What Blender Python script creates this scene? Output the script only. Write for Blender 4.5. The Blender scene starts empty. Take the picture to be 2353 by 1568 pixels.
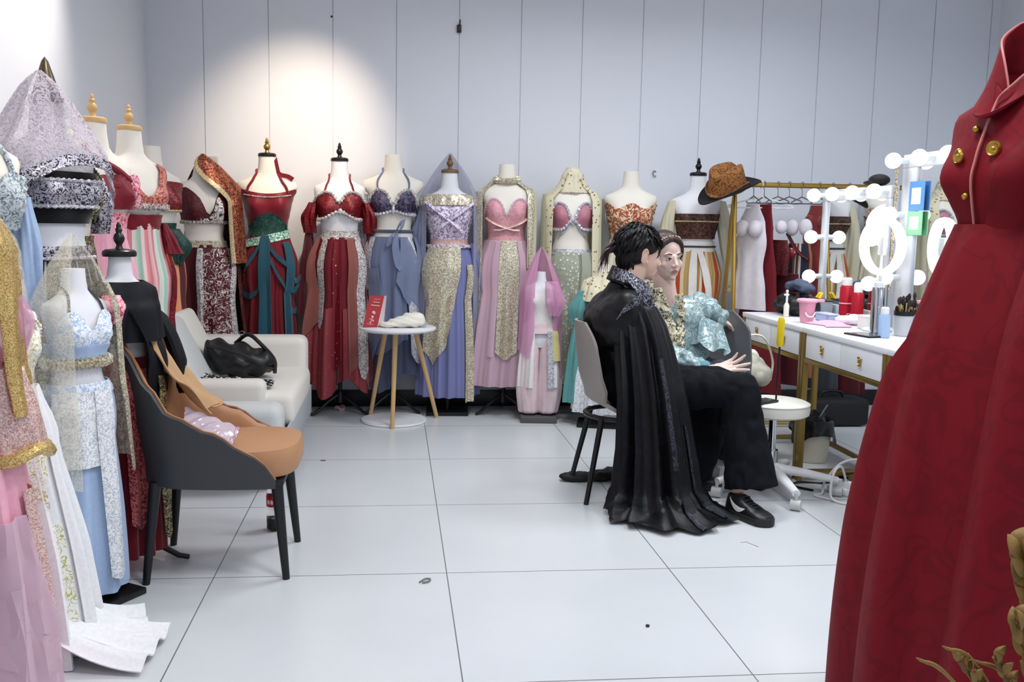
import bpy, bmesh, math, random
import numpy as np
from math import sin, cos, pi, radians, sqrt, exp, atan2, floor
from mathutils import Vector, Matrix, noise

random.seed(7)
SC = bpy.context.scene
COL = SC.collection
TAU = 2 * pi


def lin(c):
    out = []
    for v in c[:3]:
        v /= 255.0
        out.append(v / 12.92 if v <= 0.04045 else ((v + 0.055) / 1.055) ** 2.4)
    return (*out, 1.0)


# ------------------------------------------------------------------ materials
_mats = {}


def _new(name):
    m = bpy.data.materials.new(name)
    m.use_nodes = True
    nt = m.node_tree
    return m, nt, nt.nodes['Principled BSDF']


def _coord(nt, scale=(1, 1, 1)):
    t = nt.nodes.new('ShaderNodeTexCoord')
    mp = nt.nodes.new('ShaderNodeMapping')
    mp.inputs['Scale'].default_value = scale
    nt.links.new(t.outputs['Object'], mp.inputs['Vector'])
    return mp.outputs['Vector']


def _bump(nt, b, h, strength=.3, dist=.01):
    n = nt.nodes.new('ShaderNodeBump')
    n.inputs['Strength'].default_value = strength
    n.inputs['Distance'].default_value = dist
    nt.links.new(h, n.inputs['Height'])
    nt.links.new(n.outputs['Normal'], b.inputs['Normal'])


def plain(name, col, rough=.5, metal=0, sheen=0, coat=0, bump=0, bscale=60, spec=.5, trans=0, alpha=1, vary=0, emit=0, ior=1.45):
    if name in _mats:
        return _mats[name]
    m, nt, b = _new(name)
    c = lin(col)
    b.inputs['Base Color'].default_value = c
    b.inputs['Roughness'].default_value = rough
    b.inputs['Metallic'].default_value = metal
    b.inputs['Sheen Weight'].default_value = sheen
    b.inputs['Coat Weight'].default_value = coat
    b.inputs['Specular IOR Level'].default_value = spec
    b.inputs['Transmission Weight'].default_value = trans
    b.inputs['Alpha'].default_value = alpha
    b.inputs['IOR'].default_value = ior
    if emit:
        b.inputs['Emission Color'].default_value = c
        b.inputs['Emission Strength'].default_value = emit
    if bump or vary:
        v = _coord(nt)
        n = nt.nodes.new('ShaderNodeTexNoise')
        n.inputs['Scale'].default_value = bscale
        n.inputs['Detail'].default_value = 4
        nt.links.new(v, n.inputs['Vector'])
        if bump:
            _bump(nt, b, n.outputs['Fac'], bump, .004)
        if vary:
            mx = nt.nodes.new('ShaderNodeMix')
            mx.data_type = 'RGBA'
            mx.inputs['A'].default_value = tuple(x * (1 - vary) for x in c[:3]) + (1,)
            mx.inputs['B'].default_value = tuple(min(1, x * (1 + vary)) for x in c[:3]) + (1,)
            nt.links.new(n.outputs['Fac'], mx.inputs['Factor'])
            nt.links.new(mx.outputs['Result'], b.inputs['Base Color'])
    _mats[name] = m
    return m


def fab(name, col, rough=.85, sheen=.25, bump=.25, bscale=90, alpha=1, vary=.12):
    return plain(name, col, rough, 0, sheen, 0, bump, bscale, .25, 0, alpha, vary)


def patt(name, c1, c2, kind='floral', scale=30, thr=.5, w=.06, rough=.6, metal=0, metal2=None, bump=.3, alpha1=1, alpha2=1, stretch=(1, 1, 1), rough2=None):
    """two-tone woven, embroidered or sequinned cloth"""
    if name in _mats:
        return _mats[name]
    m, nt, b = _new(name)
    L = nt.links.new
    v = _coord(nt, stretch)
    b.inputs['Specular IOR Level'].default_value = .4
    if kind == 'seq':
        t = nt.nodes.new('ShaderNodeTexVoronoi')
        t.inputs['Scale'].default_value = scale
        L(v, t.inputs['Vector'])
        sp = nt.nodes.new('ShaderNodeSeparateColor')
        L(t.outputs['Color'], sp.inputs['Color'])
        fac0 = sp.outputs['Red']
        lo, hi = thr - w, thr + w
        h = sp.outputs['Green']
    elif kind == 'dots':
        t = nt.nodes.new('ShaderNodeTexVoronoi')
        t.inputs['Scale'].default_value = scale
        L(v, t.inputs['Vector'])
        iv = nt.nodes.new('ShaderNodeMath')
        iv.operation = 'SUBTRACT'
        iv.inputs[0].default_value = 1
        L(t.outputs['Distance'], iv.inputs[1])
        fac0 = iv.outputs[0]
        lo, hi = thr - w, thr + w
        h = fac0
    elif kind == 'net':
        t = nt.nodes.new('ShaderNodeTexVoronoi')
        t.feature = 'DISTANCE_TO_EDGE'
        t.inputs['Scale'].default_value = scale
        L(v, t.inputs['Vector'])
        iv = nt.nodes.new('ShaderNodeMath')
        iv.operation = 'SUBTRACT'
        iv.inputs[0].default_value = 1
        L(t.outputs['Distance'], iv.inputs[1])
        fac0 = iv.outputs[0]
        lo, hi = thr - w, thr + w
        h = fac0
    else:  # floral: winding embroidered lines
        t = nt.nodes.new('ShaderNodeTexNoise')
        t.inputs['Scale'].default_value = scale
        t.inputs['Detail'].default_value = 2
        t.inputs['Distortion'].default_value = 1.2
        L(v, t.inputs['Vector'])
        a = nt.nodes.new('ShaderNodeMath')
        a.operation = 'SUBTRACT'
        a.inputs[1].default_value = .5
        L(t.outputs['Fac'], a.inputs[0])
        a2 = nt.nodes.new('ShaderNodeMath')
        a2.operation = 'ABSOLUTE'
        L(a.outputs[0], a2.inputs[0])
        a3 = nt.nodes.new('ShaderNodeMath')
        a3.operation = 'SUBTRACT'
        a3.inputs[0].default_value = 1
        L(a2.outputs[0], a3.inputs[1])
        fac0 = a3.outputs[0]
        lo, hi = 1 - w, 1 - w * .6
        h = fac0
    mr = nt.nodes.new('ShaderNodeMapRange')
    mr.inputs['From Min'].default_value = lo
    mr.inputs['From Max'].default_value = hi
    L(fac0, mr.inputs['Value'])
    fac = mr.outputs['Result']
    mx = nt.nodes.new('ShaderNodeMix')
    mx.data_type = 'RGBA'
    mx.inputs['A'].default_value = lin(c1)
    mx.inputs['B'].default_value = lin(c2)
    L(fac, mx.inputs['Factor'])
    L(mx.outputs['Result'], b.inputs['Base Color'])
    b.inputs['Roughness'].default_value = rough
    if metal2 is None:
        b.inputs['Metallic'].default_value = metal
    else:
        mm = nt.nodes.new('ShaderNodeMapRange')
        mm.inputs['To Min'].default_value = metal
        mm.inputs['To Max'].default_value = metal2
        L(fac, mm.inputs['Value'])
        L(mm.outputs['Result'], b.inputs['Metallic'])
    if alpha1 < 1 or alpha2 < 1:
        ma = nt.nodes.new('ShaderNodeMapRange')
        ma.inputs['To Min'].default_value = alpha1
        ma.inputs['To Max'].default_value = alpha2
        L(fac, ma.inputs['Value'])
        L(ma.outputs['Result'], b.inputs['Alpha'])
    if bump:
        _bump(nt, b, h, bump, .004)
    _mats[name] = m
    return m


def stripes(name, cols, reps=6, rough=.8, sheen=.2, phase=0.0):
    """gored skirt: coloured panels that run round the body"""
    if name in _mats:
        return _mats[name]
    m, nt, b = _new(name)
    L = nt.links.new
    v = _coord(nt)
    s = nt.nodes.new('ShaderNodeSeparateXYZ')
    L(v, s.inputs[0])
    a = nt.nodes.new('ShaderNodeMath')
    a.operation = 'ARCTAN2'
    L(s.outputs['X'], a.inputs[0])
    L(s.outputs['Y'], a.inputs[1])
    k = nt.nodes.new('ShaderNodeMath')
    k.operation = 'MULTIPLY_ADD'
    k.inputs[1].default_value = reps / TAU
    k.inputs[2].default_value = 20 + phase
    L(a.outputs[0], k.inputs[0])
    fr = nt.nodes.new('ShaderNodeMath')
    fr.operation = 'FRACT'
    L(k.outputs[0], fr.inputs[0])
    r = nt.nodes.new('ShaderNodeValToRGB')
    r.color_ramp.interpolation = 'CONSTANT'
    e = r.color_ramp.elements
    n = len(cols)
    e[0].color = lin(cols[0])
    e[1].position = 1 / n
    e[1].color = lin(cols[1])
    for i in range(2, n):
        x = e.new(i / n)
        x.color = lin(cols[i])
    L(fr.outputs[0], r.inputs['Fac'])
    L(r.outputs['Color'], b.inputs['Base Color'])
    b.inputs['Roughness'].default_value = rough
    b.inputs['Sheen Weight'].default_value = sheen
    _mats[name] = m
    return m


def sheer(name, col, alpha=.4, rough=.7):
    return plain(name, col, rough, 0, .3, 0, 0, 60, .2, 0, alpha)


def sheer_lace(name, col, a0=.12, a1=.75, scale=60, kind='floral', w=.06, thr=.8):
    return patt(name, col, col, kind, scale, thr, w, .7, 0, None, 0, a0, a1)


# ------------------------------------------------------------------ meshes
class MB:
    """collects faces for ONE mesh object"""

    def __init__(s):
        s.v = []
        s.f = []

    def add(s, vs, fs, M=None):
        o = len(s.v)
        if M is not None:
            vs = [M @ Vector(p) for p in vs]
        s.v += [tuple(p) for p in vs]
        s.f += [tuple(i + o for i in f) for f in fs]
        return s

    def grid(s, fn, nu, nv, cu=False, cv=False):
        """fn(u,v) with u,v in 0..1"""
        mu = nu if cu else nu + 1
        mv = nv if cv else nv + 1
        vs = [fn(i / nu, j / nv) for j in range(mv) for i in range(mu)]
        fs = []
        for j in range(nv):
            for i in range(nu):
                a = j * mu + i
                b_ = j * mu + (i + 1) % mu
                c = ((j + 1) % mv) * mu + (i + 1) % mu
                d = ((j + 1) % mv) * mu + i
                fs.append((a, b_, c, d))
        return s.add(vs, fs)

    def loft(s, rings, cap=True, M=None):
        n = len(rings[0])
        vs = [p for r in rings for p in r]
        fs = []
        for j in range(len(rings) - 1):
            for i in range(n):
                fs.append((j * n + i, j * n + (i + 1) % n, (j + 1) * n + (i + 1) % n, (j + 1) * n + i))
        if cap:
            fs.append(tuple(range(n))[::-1])
            fs.append(tuple((len(rings) - 1) * n + i for i in range(n)))
        return s.add(vs, fs, M)

    def lathe(s, prof, n=24, M=None, cap=True):
        rings = [[(max(r, 1e-4) * cos(TAU * i / n), max(r, 1e-4) * sin(TAU * i / n), z) for i in range(n)] for r, z in prof]
        return s.loft(rings, cap, M)

    def box(s, c, size, bev=0.0, seg=2, R=None):
        bm = bmesh.new()
        bmesh.ops.create_cube(bm, size=1)
        for v in bm.verts:
            v.co = Vector((v.co.x * size[0], v.co.y * size[1], v.co.z * size[2]))
        if bev:
            bmesh.ops.bevel(bm, geom=bm.edges[:], offset=bev, segments=seg, profile=.5, affect='EDGES')
        M = Matrix.Translation(c) @ (R.to_4x4() if R is not None else Matrix())
        bm.verts.index_update()
        s.add([v.co[:] for v in bm.verts], [[v.index for v in f.verts] for f in bm.faces], M)
        bm.free()
        return s

    def tube(s, pts, r, n=8, cap=True, flat=1.0, up=(0, 0, 1), closed=False):
        """round (or flattened) bar along a path; r a number or a list"""
        pts = [Vector(p) for p in pts]
        m = len(pts)
        rr = r if isinstance(r, (list, tuple)) else [r] * m
        rings = []
        prev = None
        for i, p in enumerate(pts):
            if closed:
                t = pts[(i + 1) % m] - pts[i - 1]
            else:
                t = (pts[min(i + 1, m - 1)] - pts[max(i - 1, 0)])
            if t.length < 1e-9:
                t = Vector((0, 0, 1))
            t.normalize()
            if prev is None:
                u = Vector(up)
                if abs(u.dot(t)) > .95:
                    u = Vector((1, 0, 0)) if abs(t.x) < .9 else Vector((0, 1, 0))
            else:
                u = prev
            u = (u - t * u.dot(t)).normalized()
            prev = u
            w = t.cross(u)
            rings.append([p + (u * cos(TAU * k / n) * flat + w * sin(TAU * k / n)) * rr[i] for k in range(n)])
        if closed:
            rings.append(rings[0])
            return s.loft(rings, False)
        return s.loft(rings, cap)

    def ell(s, c, r, n=14, m=9, R=None):
        if not isinstance(r, (list, tuple)):
            r = (r, r, r)
        vs = [(0, 0, -1)]
        for j in range(1, m):
            a = -pi / 2 + pi * j / m
            vs += [(cos(a) * cos(TAU * i / n), cos(a) * sin(TAU * i / n), sin(a)) for i in range(n)]
        vs.append((0, 0, 1))
        fs = []
        for i in range(n):
            fs.append((0, 1 + (i + 1) % n, 1 + i))
            fs.append((len(vs) - 1, 1 + (m - 2) * n + i, 1 + (m - 2) * n + (i + 1) % n))
        for j in range(m - 2):
            for i in range(n):
                fs.append((1 + j * n + i, 1 + j * n + (i + 1) % n, 1 + (j + 1) * n + (i + 1) % n, 1 + (j + 1) * n + i))
        M = Matrix.Translation(c) @ (R.to_4x4() if R is not None else Matrix()) @ Matrix.Diagonal((*r, 1))
        return s.add(vs, fs, M)

    def cap(s, p0, p1, r0, r1, n=14):
        """tapered limb with round ends"""
        p0, p1 = Vector(p0), Vector(p1)
        t = (p1 - p0)
        ln = t.length
        t.normalize()
        pts, rr = [], []
        for k in range(5):
            a = pi / 2 * (1 - k / 4)
            pts.append(p0 - t * r0 * sin(a))
            rr.append(max(r0 * cos(a), 1e-4))
        for k in range(5):
            a = pi / 2 * k / 4
            pts.append(p1 + t * r1 * sin(a))
            rr.append(max(r1 * cos(a), 1e-4))
        return s.tube(pts, rr, n)

    def strip(s, pts, sides, thick=.003, nrm=None, nw=4, wave=0):
        """ribbon: path points and the half-width vector at each"""
        pts = [Vector(p) for p in pts]
        sides = [Vector(q) for q in sides]
        m = len(pts)

        def fn(u, v):
            x = v * (m - 1)
            i = min(int(x), m - 2)
            f = x - i
            p = pts[i].lerp(pts[i + 1], f)
            w = sides[i].lerp(sides[i + 1], f)
            t = (pts[i + 1] - pts[i])
            nn = w.cross(t)
            nn = nn.normalized() if nn.length > 1e-9 else Vector((0, -1, 0))
            return p + w * (2 * u - 1) + nn * wave * sin(u * 9 + v * 7)
        return s.shell(fn, nw, max(m - 1, 1), thick)

    def shell(s, fn, nu, nv, thick, cu=False):
        """sheet of cloth with real thickness"""
        mu = nu if cu else nu + 1
        P = [[Vector(fn(i / nu, j / nv)) for i in range(mu)] for j in range(nv + 1)]
        N = []
        for j in range(nv + 1):
            row = []
            for i in range(mu):
                a = P[j][(i + 1) % mu if cu else min(i + 1, mu - 1)] - P[j][(i - 1) % mu if cu else max(i - 1, 0)]
                b_ = P[min(j + 1, nv)][i] - P[max(j - 1, 0)][i]
                q = a.cross(b_)
                row.append(q.normalized() if q.length > 1e-12 else Vector((0, 0, 1)))
            N.append(row)
        o1 = [P[j][i] for j in range(nv + 1) for i in range(mu)]
        o2 = [P[j][i] - N[j][i] * thick for j in range(nv + 1) for i in range(mu)]
        K = len(o1)
        fs = []
        for j in range(nv):
            for i in range(nu):
                a, b_, c, d = j * mu + i, j * mu + (i + 1) % mu, (j + 1) * mu + (i + 1) % mu, (j + 1) * mu + i
                fs.append((a, b_, c, d))
                fs.append((d + K, c + K, b_ + K, a + K))
        for i in range(nu):
            a, b_ = i, (i + 1) % mu
            fs.append((b_, a, a + K, b_ + K))
            a, b_ = nv * mu + i, nv * mu + (i + 1) % mu
            fs.append((a, b_, b_ + K, a + K))
        if not cu:
            for j in range(nv):
                a, b_ = j * mu, (j + 1) * mu
                fs.append((a, b_, b_ + K, a + K))
                a, b_ = j * mu + mu - 1, (j + 1) * mu + mu - 1
                fs.append((b_, a, a + K, b_ + K))
        return s.add(o1 + o2, fs)


def tag(o, label=None, cat=None, group=None, kind=None):
    for k, v in (('label', label), ('category', cat), ('group', group), ('kind', kind)):
        if v:
            o[k] = v
    return o


def obj(name, mb, mat, parent=None, label=None, cat=None, group=None, kind=None, loc=None, rotz=0, smooth=True, w=False, ang=40, fixn=True):
    """ONE mesh object. w=True: the vertices are in world space and are brought into the parent's (or loc's) frame"""
    vs = mb.v
    if w:
        src = parent
        if src is not None:
            F = Matrix()
            while src is not None:
                F = src.matrix_basis @ F
                src = src.parent
            I = F.inverted()
        else:
            I = Matrix.Translation(Vector(loc or (0, 0, 0))).inverted()
        vs = [I @ Vector(p) for p in vs]
    me = bpy.data.meshes.new(name)
    me.from_pydata([tuple(p) for p in vs], [], mb.f)
    if fixn:
        bm = bmesh.new()
        bm.from_mesh(me)
        bmesh.ops.recalc_face_normals(bm, faces=bm.faces[:])
        bm.to_mesh(me)
        bm.free()
    if smooth:
        me.shade_smooth()
        me.set_sharp_from_angle(angle=radians(ang))
    if mat is not None:
        me.materials.append(mat)
    o = bpy.data.objects.new(name, me)
    COL.objects.link(o)
    if parent is not None:
        o.parent = parent
    if loc is not None:
        o.location = loc
    if rotz:
        o.rotation_euler = (0, 0, rotz)
    return tag(o, label, cat, group, kind)


def thing(name, label, cat, loc=(0, 0, 0), rotz=0, group=None):
    o = bpy.data.objects.new(name, None)
    COL.objects.link(o)
    o.empty_display_size = .1
    o.location = loc
    o.rotation_euler = (0, 0, rotz)
    o.matrix_basis = Matrix.Translation(loc) @ Matrix.Rotation(rotz, 4, 'Z')
    return tag(o, label, cat, group)


def dup(root, loc, rotz, label=None, group=None):
    r = root.copy()
    COL.objects.link(r)
    r.location = loc
    r.rotation_euler = (0, 0, rotz)
    if label:
        r['label'] = label
    if group:
        r['group'] = group
    for ch in list(root.children):
        c = ch.copy()
        COL.objects.link(c)
        c.parent = r
        for g in list(ch.children):
            d = g.copy()
            COL.objects.link(d)
            d.parent = c
    return r


def fuse(mb, voxel, smooth=6, factor=.5):
    """melt overlapping closed shapes into ONE continuous skin"""
    me = bpy.data.meshes.new('tmp')
    me.from_pydata([tuple(p) for p in mb.v], [], mb.f)
    bm = bmesh.new()
    bm.from_mesh(me)
    bmesh.ops.recalc_face_normals(bm, faces=bm.faces[:])
    bm.to_mesh(me)
    bm.free()
    o = bpy.data.objects.new('tmp', me)
    COL.objects.link(o)
    r = o.modifiers.new('r', 'REMESH')
    r.mode = 'VOXEL'
    r.voxel_size = voxel
    if smooth:
        sm = o.modifiers.new('s', 'SMOOTH')
        sm.iterations = smooth
        sm.factor = factor
    dg = bpy.context.evaluated_depsgraph_get()
    dg.update()
    m2 = bpy.data.meshes.new_from_object(o.evaluated_get(dg))
    out = MB()
    out.v = [tuple(v.co) for v in m2.vertices]
    out.f = [tuple(p.vertices) for p in m2.polygons]
    bpy.data.objects.remove(o)
    bpy.data.meshes.remove(me)
    bpy.data.meshes.remove(m2)
    return out


def bez(pts, n=12):
    """smooth path through the points (Catmull-Rom)"""
    P = [Vector(p) for p in pts]
    P = [P[0] * 2 - P[1]] + P + [P[-1] * 2 - P[-2]]
    out = []
    for i in range(1, len(P) - 2):
        for k in range(n):
            t = k / n
            a, b_, c, d = P[i - 1], P[i], P[i + 1], P[i + 2]
            out.append(.5 * ((2 * b_) + (c - a) * t + (2 * a - 5 * b_ + 4 * c - d) * t * t + (3 * b_ - a - 3 * c + d) * t ** 3))
    out.append(P[-2])
    return out


def interp(x, xs, ys):
    if x <= xs[0]:
        return ys[0]
    for i in range(len(xs) - 1):
        if x <= xs[i + 1]:
            f = (x - xs[i]) / (xs[i + 1] - xs[i])
            f = f * f * (3 - 2 * f)
            return ys[i] + (ys[i + 1] - ys[i]) * f
    return ys[-1]


# ------------------------------------------------------------------ camera
FPX, YAW, PITCH, ROLL, PCX, PCY, EYE = 2138.70, .1004, .1192, .0168, 1120.0, 773.2, 1.2185
cd = bpy.data.cameras.new('camera')
cam = bpy.data.objects.new('camera', cd)
COL.objects.link(cam)
_r = Vector((cos(YAW), -sin(YAW), 0))
_f = Vector((sin(YAW), cos(YAW), 0))
FW = _f * cos(PITCH) - Vector((0, 0, 1)) * sin(PITCH)
_u = Vector((0, 0, 1)) * cos(PITCH) + _f * sin(PITCH)
RT = _r * cos(ROLL) + _u * sin(ROLL)
UP = _u * cos(ROLL) - _r * sin(ROLL)
Rm = Matrix((RT, UP, -FW)).transposed()
cam.matrix_world = Matrix.Translation((0, 0, EYE)) @ Rm.to_4x4()
cd.sensor_fit = 'HORIZONTAL'
cd.sensor_width = 36
cd.lens = FPX / 2353 * 36
cd.shift_x = (1176.5 - PCX) / 2353
cd.shift_y = -(784 - PCY) / 2353
cd.clip_start = .05
SC.camera = cam


def ray(u, v):
    return FW + RT * ((u - PCX) / FPX) - UP * ((v - PCY) / FPX)


def at(u, v, Y):
    d = ray(u, v)
    return Vector((0, 0, EYE)) + d * (Y / d.y)


def on(u, v, z=0.0):
    d = ray(u, v)
    return Vector((0, 0, EYE)) + d * ((z - EYE) / d.z)


vs_ = SC.view_settings
vs_.view_transform = 'Standard'
vs_.look = 'None'
vs_.gamma = 1
vs_.use_curve_mapping = False
vs_.exposure = 0.12
SC.cycles.use_denoising = True
SC.cycles.max_bounces = 8
SC.cycles.transparent_max_bounces = 24
SC.cycles.sample_clamp_indirect = 6
# ------------------------------------------------------------------ the room
XL, XR, YB, YF, ZC = -1.56, 4.10, 6.185, -1.6, 3.05
TX, TY, TILE = .1871, 3.1483, .8

wall_m = plain('wall_paint', (226, 229, 236), .75, bump=.05, bscale=250, vary=.02)
ceil_m = plain('ceiling_paint', (235, 236, 238), .9)


def floor_mat():
    m, nt, b = _new('floor_tile')
    L = nt.links.new
    v = _coord(nt)
    s = nt.nodes.new('ShaderNodeSeparateXYZ')
    L(v, s.inputs[0])
    facs = []
    for ax, off in (('X', TX), ('Y', TY)):
        a = nt.nodes.new('ShaderNodeMath')
        a.operation = 'MULTIPLY_ADD'
        a.inputs[1].default_value = 1 / TILE
        a.inputs[2].default_value = -off / TILE + 50.5
        L(s.outputs[ax], a.inputs[0])
        fr = nt.nodes.new('ShaderNodeMath')
        fr.operation = 'FRACT'
        L(a.outputs[0], fr.inputs[0])
        d = nt.nodes.new('ShaderNodeMath')
        d.operation = 'SUBTRACT'
        d.inputs[1].default_value = .5
        L(fr.outputs[0], d.inputs[0])
        ab = nt.nodes.new('ShaderNodeMath')
        ab.operation = 'ABSOLUTE'
        L(d.outputs[0], ab.inputs[0])
        lt = nt.nodes.new('ShaderNodeMath')
        lt.operation = 'LESS_THAN'
        lt.inputs[1].default_value = .0024 if ax == 'X' else .0028
        L(ab.outputs[0], lt.inputs[0])
        facs.append(lt.outputs[0])
    mxm = nt.nodes.new('ShaderNodeMath')
    mxm.operation = 'MAXIMUM'
    L(facs[0], mxm.inputs[0])
    L(facs[1], mxm.inputs[1])
    n = nt.nodes.new('ShaderNodeTexNoise')
    n.inputs['Scale'].default_value = 1.6
    n.inputs['Detail'].default_value = 6
    L(v, n.inputs['Vector'])
    c = nt.nodes.new('ShaderNodeMix')
    c.data_type = 'RGBA'
    c.inputs['A'].default_value = lin((202, 206, 209))
    c.inputs['B'].default_value = lin((220, 223, 225))
    L(n.outputs['Fac'], c.inputs['Factor'])
    c2 = nt.nodes.new('ShaderNodeMix')
    c2.data_type = 'RGBA'
    c2.inputs['B'].default_value = lin((112, 114, 118))
    L(c.outputs['Result'], c2.inputs['A'])
    L(mxm.outputs[0], c2.inputs['Factor'])
    L(c2.outputs['Result'], b.inputs['Base Color'])
    b.inputs['Roughness'].default_value = .27
    b.inputs['Specular IOR Level'].default_value = .5
    return m


obj('floor', MB().box(((XL + XR) / 2, (YB + YF) / 2, -.05), (XR - XL + .4, YB - YF + .4, .1)), floor_mat(), kind='structure', smooth=False)
obj('ceiling', MB().box(((XL + XR) / 2, (YB + YF) / 2, ZC + .05), (XR - XL + .4, YB - YF + .4, .1)), ceil_m, kind='structure', smooth=False)

# panelled back wall: 40 cm boards with a narrow open joint between them
SEAM0, SEAMW = -1.2053, .4033
prof = [(XL - .1, YB)]
k = 0
while SEAM0 + k * SEAMW < XR:
    x = SEAM0 + k * SEAMW
    prof += [(x - .0035, YB), (x - .0018, YB + .008), (x + .0018, YB + .008), (x + .0035, YB)]
    k += 1
prof += [(XR + .1, YB)]
mb = MB()
nP = len(prof)
ring = prof + [(XR + .1, YB + .12), (XL - .1, YB + .12)]
mb.loft([[(x, y, z) for x, y in ring] for z in (0, ZC)])
obj('wall_back', mb, wall_m, kind='structure', smooth=False)
obj('wall_left', MB().box((XL - .06, (YB + YF) / 2, ZC / 2), (.12, YB - YF + .2, ZC)), wall_m, kind='structure', smooth=False)
obj('wall_right', MB().box((XR + .06, (YB + YF) / 2, ZC / 2), (.12, YB - YF + .2, ZC)), wall_m, kind='structure', smooth=False)
obj('wall_front', MB().box(((XL + XR) / 2, YF - .06, ZC / 2), (XR - XL + .2, .12, ZC)), wall_m, kind='structure', smooth=False)
base_m = plain('black_skirting', (16, 16, 18), .35)
obj('baseboard_back', MB().box(((XL + XR) / 2, YB - .008, .055), (XR - XL, .016, .11), .003), base_m, kind='structure')
obj('baseboard_left', MB().box((XL + .008, (YB + YF) / 2, .055), (.016, YB - YF, .11), .003), base_m, kind='structure')
obj('baseboard_right', MB().box((XR - .008, (YB + YF) / 2, .055), (.016, YB - YF, .11), .003), base_m, kind='structure')

# small things on the wall and floor
blk = plain('black_plastic', (18, 18, 20), .4)
gold = plain('brushed_gold', (186, 152, 78), .35, 1)
chrome = plain('chrome', (205, 208, 212), .12, 1)
white_pl = plain('white_plastic', (238, 238, 238), .35)
p = at(1055, 66, YB - .012)
t = thing('wall_latch', 'small dark metal latch high on the back wall panel joint', 'latch', p)
obj('latch_plate', MB().box((0, 0, 0), (.028, .014, .05), .003), plain('dark_brass', (62, 54, 44), .4, .8), t)
obj('latch_pin', MB().tube([(.004, -.006, .02), (.006, -.006, .055)], .004), plain('dark_brass', (62, 54, 44), .4, .8), t)
p = at(490, 371, YB - .004)
t = thing('wall_socket', 'pale grey socket plate on the back wall beside the red shawl mannequin', 'socket', p)
obj('socket_plate', MB().box((0, 0, 0), (.066, .01, .07), .003), plain('socket_grey', (198, 198, 200), .5), t)
obj('socket_face', MB().box((0, -.005, 0), (.048, .006, .052), .002), plain('socket_face_grey', (180, 180, 184), .5), t)
p = at(1503, 399, YB - .006)
obj('wall_hook', MB().tube(bez([(.012, 0, .014), (-.006, -.008, .016), (-.01, -.01, -.004), (0, -.008, -.018), (.012, -.004, -.016)], 5), .0035), plain('pale_metal', (150, 152, 160), .3, .7), loc=p, label='tiny pale metal hook on the back wall right of the floral bandeau mannequin', cat='hook')
p = at(762, 38, YB - .002)
obj('wall_screw', MB().ell((0, 0, 0), .007, 10, 6), blk, loc=p, label='small black screw head near the top of the back wall', cat='screw')
p = on(977, 1337)
obj('crumpled_scrap', MB().tube(bez([(-.02, -.015, .004), (0, .01, .006), (.018, .012, .004), (.01, -.012, .005), (-.01, -.02, .004)], 5), .003), plain('grey_scrap', (120, 122, 126), .6), loc=p, label='crumpled grey scrap on the open floor in front of the side table', cat='litter')
a, b_ = on(1702, 1248), on(1743, 1258)
obj('white_thread', MB().tube([(a.x, a.y, .002), ((a.x + b_.x) / 2, a.y + .006, .002), (b_.x, b_.y, .002)], .0022, 6), plain('thread_white', (205, 200, 205), .7), w=True, loc=a, label='thin white strip lying on the floor in front of the black shoe', cat='litter')
p = on(1488, 1441)
obj('dark_pebble', MB().ell((0, 0, .004), (.007, .006, .004), 8, 5), blk, loc=p, label='tiny dark crumb on the bare floor tile near the picture bottom', cat='litter')
p = on(781, 943)
obj('pink_hair_tie', MB().tube([(.025 * cos(TAU * i / 16), .02 * sin(TAU * i / 16), .014 + .01 * sin(TAU * i / 8)) for i in range(16)], .011, 8, closed=True), fab('tie_pink', (214, 178, 186)), loc=p, label='pale pink hair tie on the floor under the red sequinned costume', cat='hair tie')
p = on(742, 1060)
obj('floor_fleck', MB().tube([(-.012, 0, .003), (.0, .006, .003), (.012, 0, .003)], .003, 6), plain('fleck_brown', (110, 100, 96), .7), loc=p, label='small brown fleck on the floor in front of the white sofa', cat='litter')

# ceiling lamps (above the frame)
frame_m = plain('lamp_frame', (225, 225, 226), .4)
glow = plain('lamp_glow', (236, 242, 255), .5, emit=2.0)


def area(loc, sx, sy, power, col, rot=(0, 0, 0), spread=180):
    l = bpy.data.lights.new('panel', 'AREA')
    l.shape = 'RECTANGLE'
    l.size, l.size_y = sx, sy
    l.energy = power
    l.color = col
    l.spread = radians(spread)
    o = bpy.data.objects.new('panel_light_source', l)
    COL.objects.link(o)
    o.location = loc
    o.rotation_euler = rot
    return o


COOL = (.88, .94, 1.0)
PANELS = [(.9, 4.3, 24, 'above the side table'), (2.3, 4.3, 20, 'above the dressing tables'), (.6, 1.9, 26, 'above the open floor'), (2.6, 1.9, 18, 'above the red coat'), (.6, -.4, 15, 'behind the camera'), (2.6, -.4, 12, 'in the front right corner')]
for x, y, pw, wh in PANELS:
    t = thing('ceiling_light', 'square white led panel in the ceiling ' + wh, 'ceiling light', (x, y, ZC - .03), 0, 'led ceiling panels')
    obj('lamp_frame', MB().box((0, .31, .005), (.64, .03, .05)).box((0, -.31, .005), (.64, .03, .05)).box((.31, 0, .005), (.03, .59, .05)).box((-.31, 0, .005), (.03, .59, .05)), frame_m, t)
    obj('diffuser', MB().box((0, 0, .012), (.59, .59, .02)), glow, t)
    area((x, y, ZC - .05), .58, .58, pw, COOL if x > 1 else (.95, .97, 1.0), spread=158)


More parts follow.
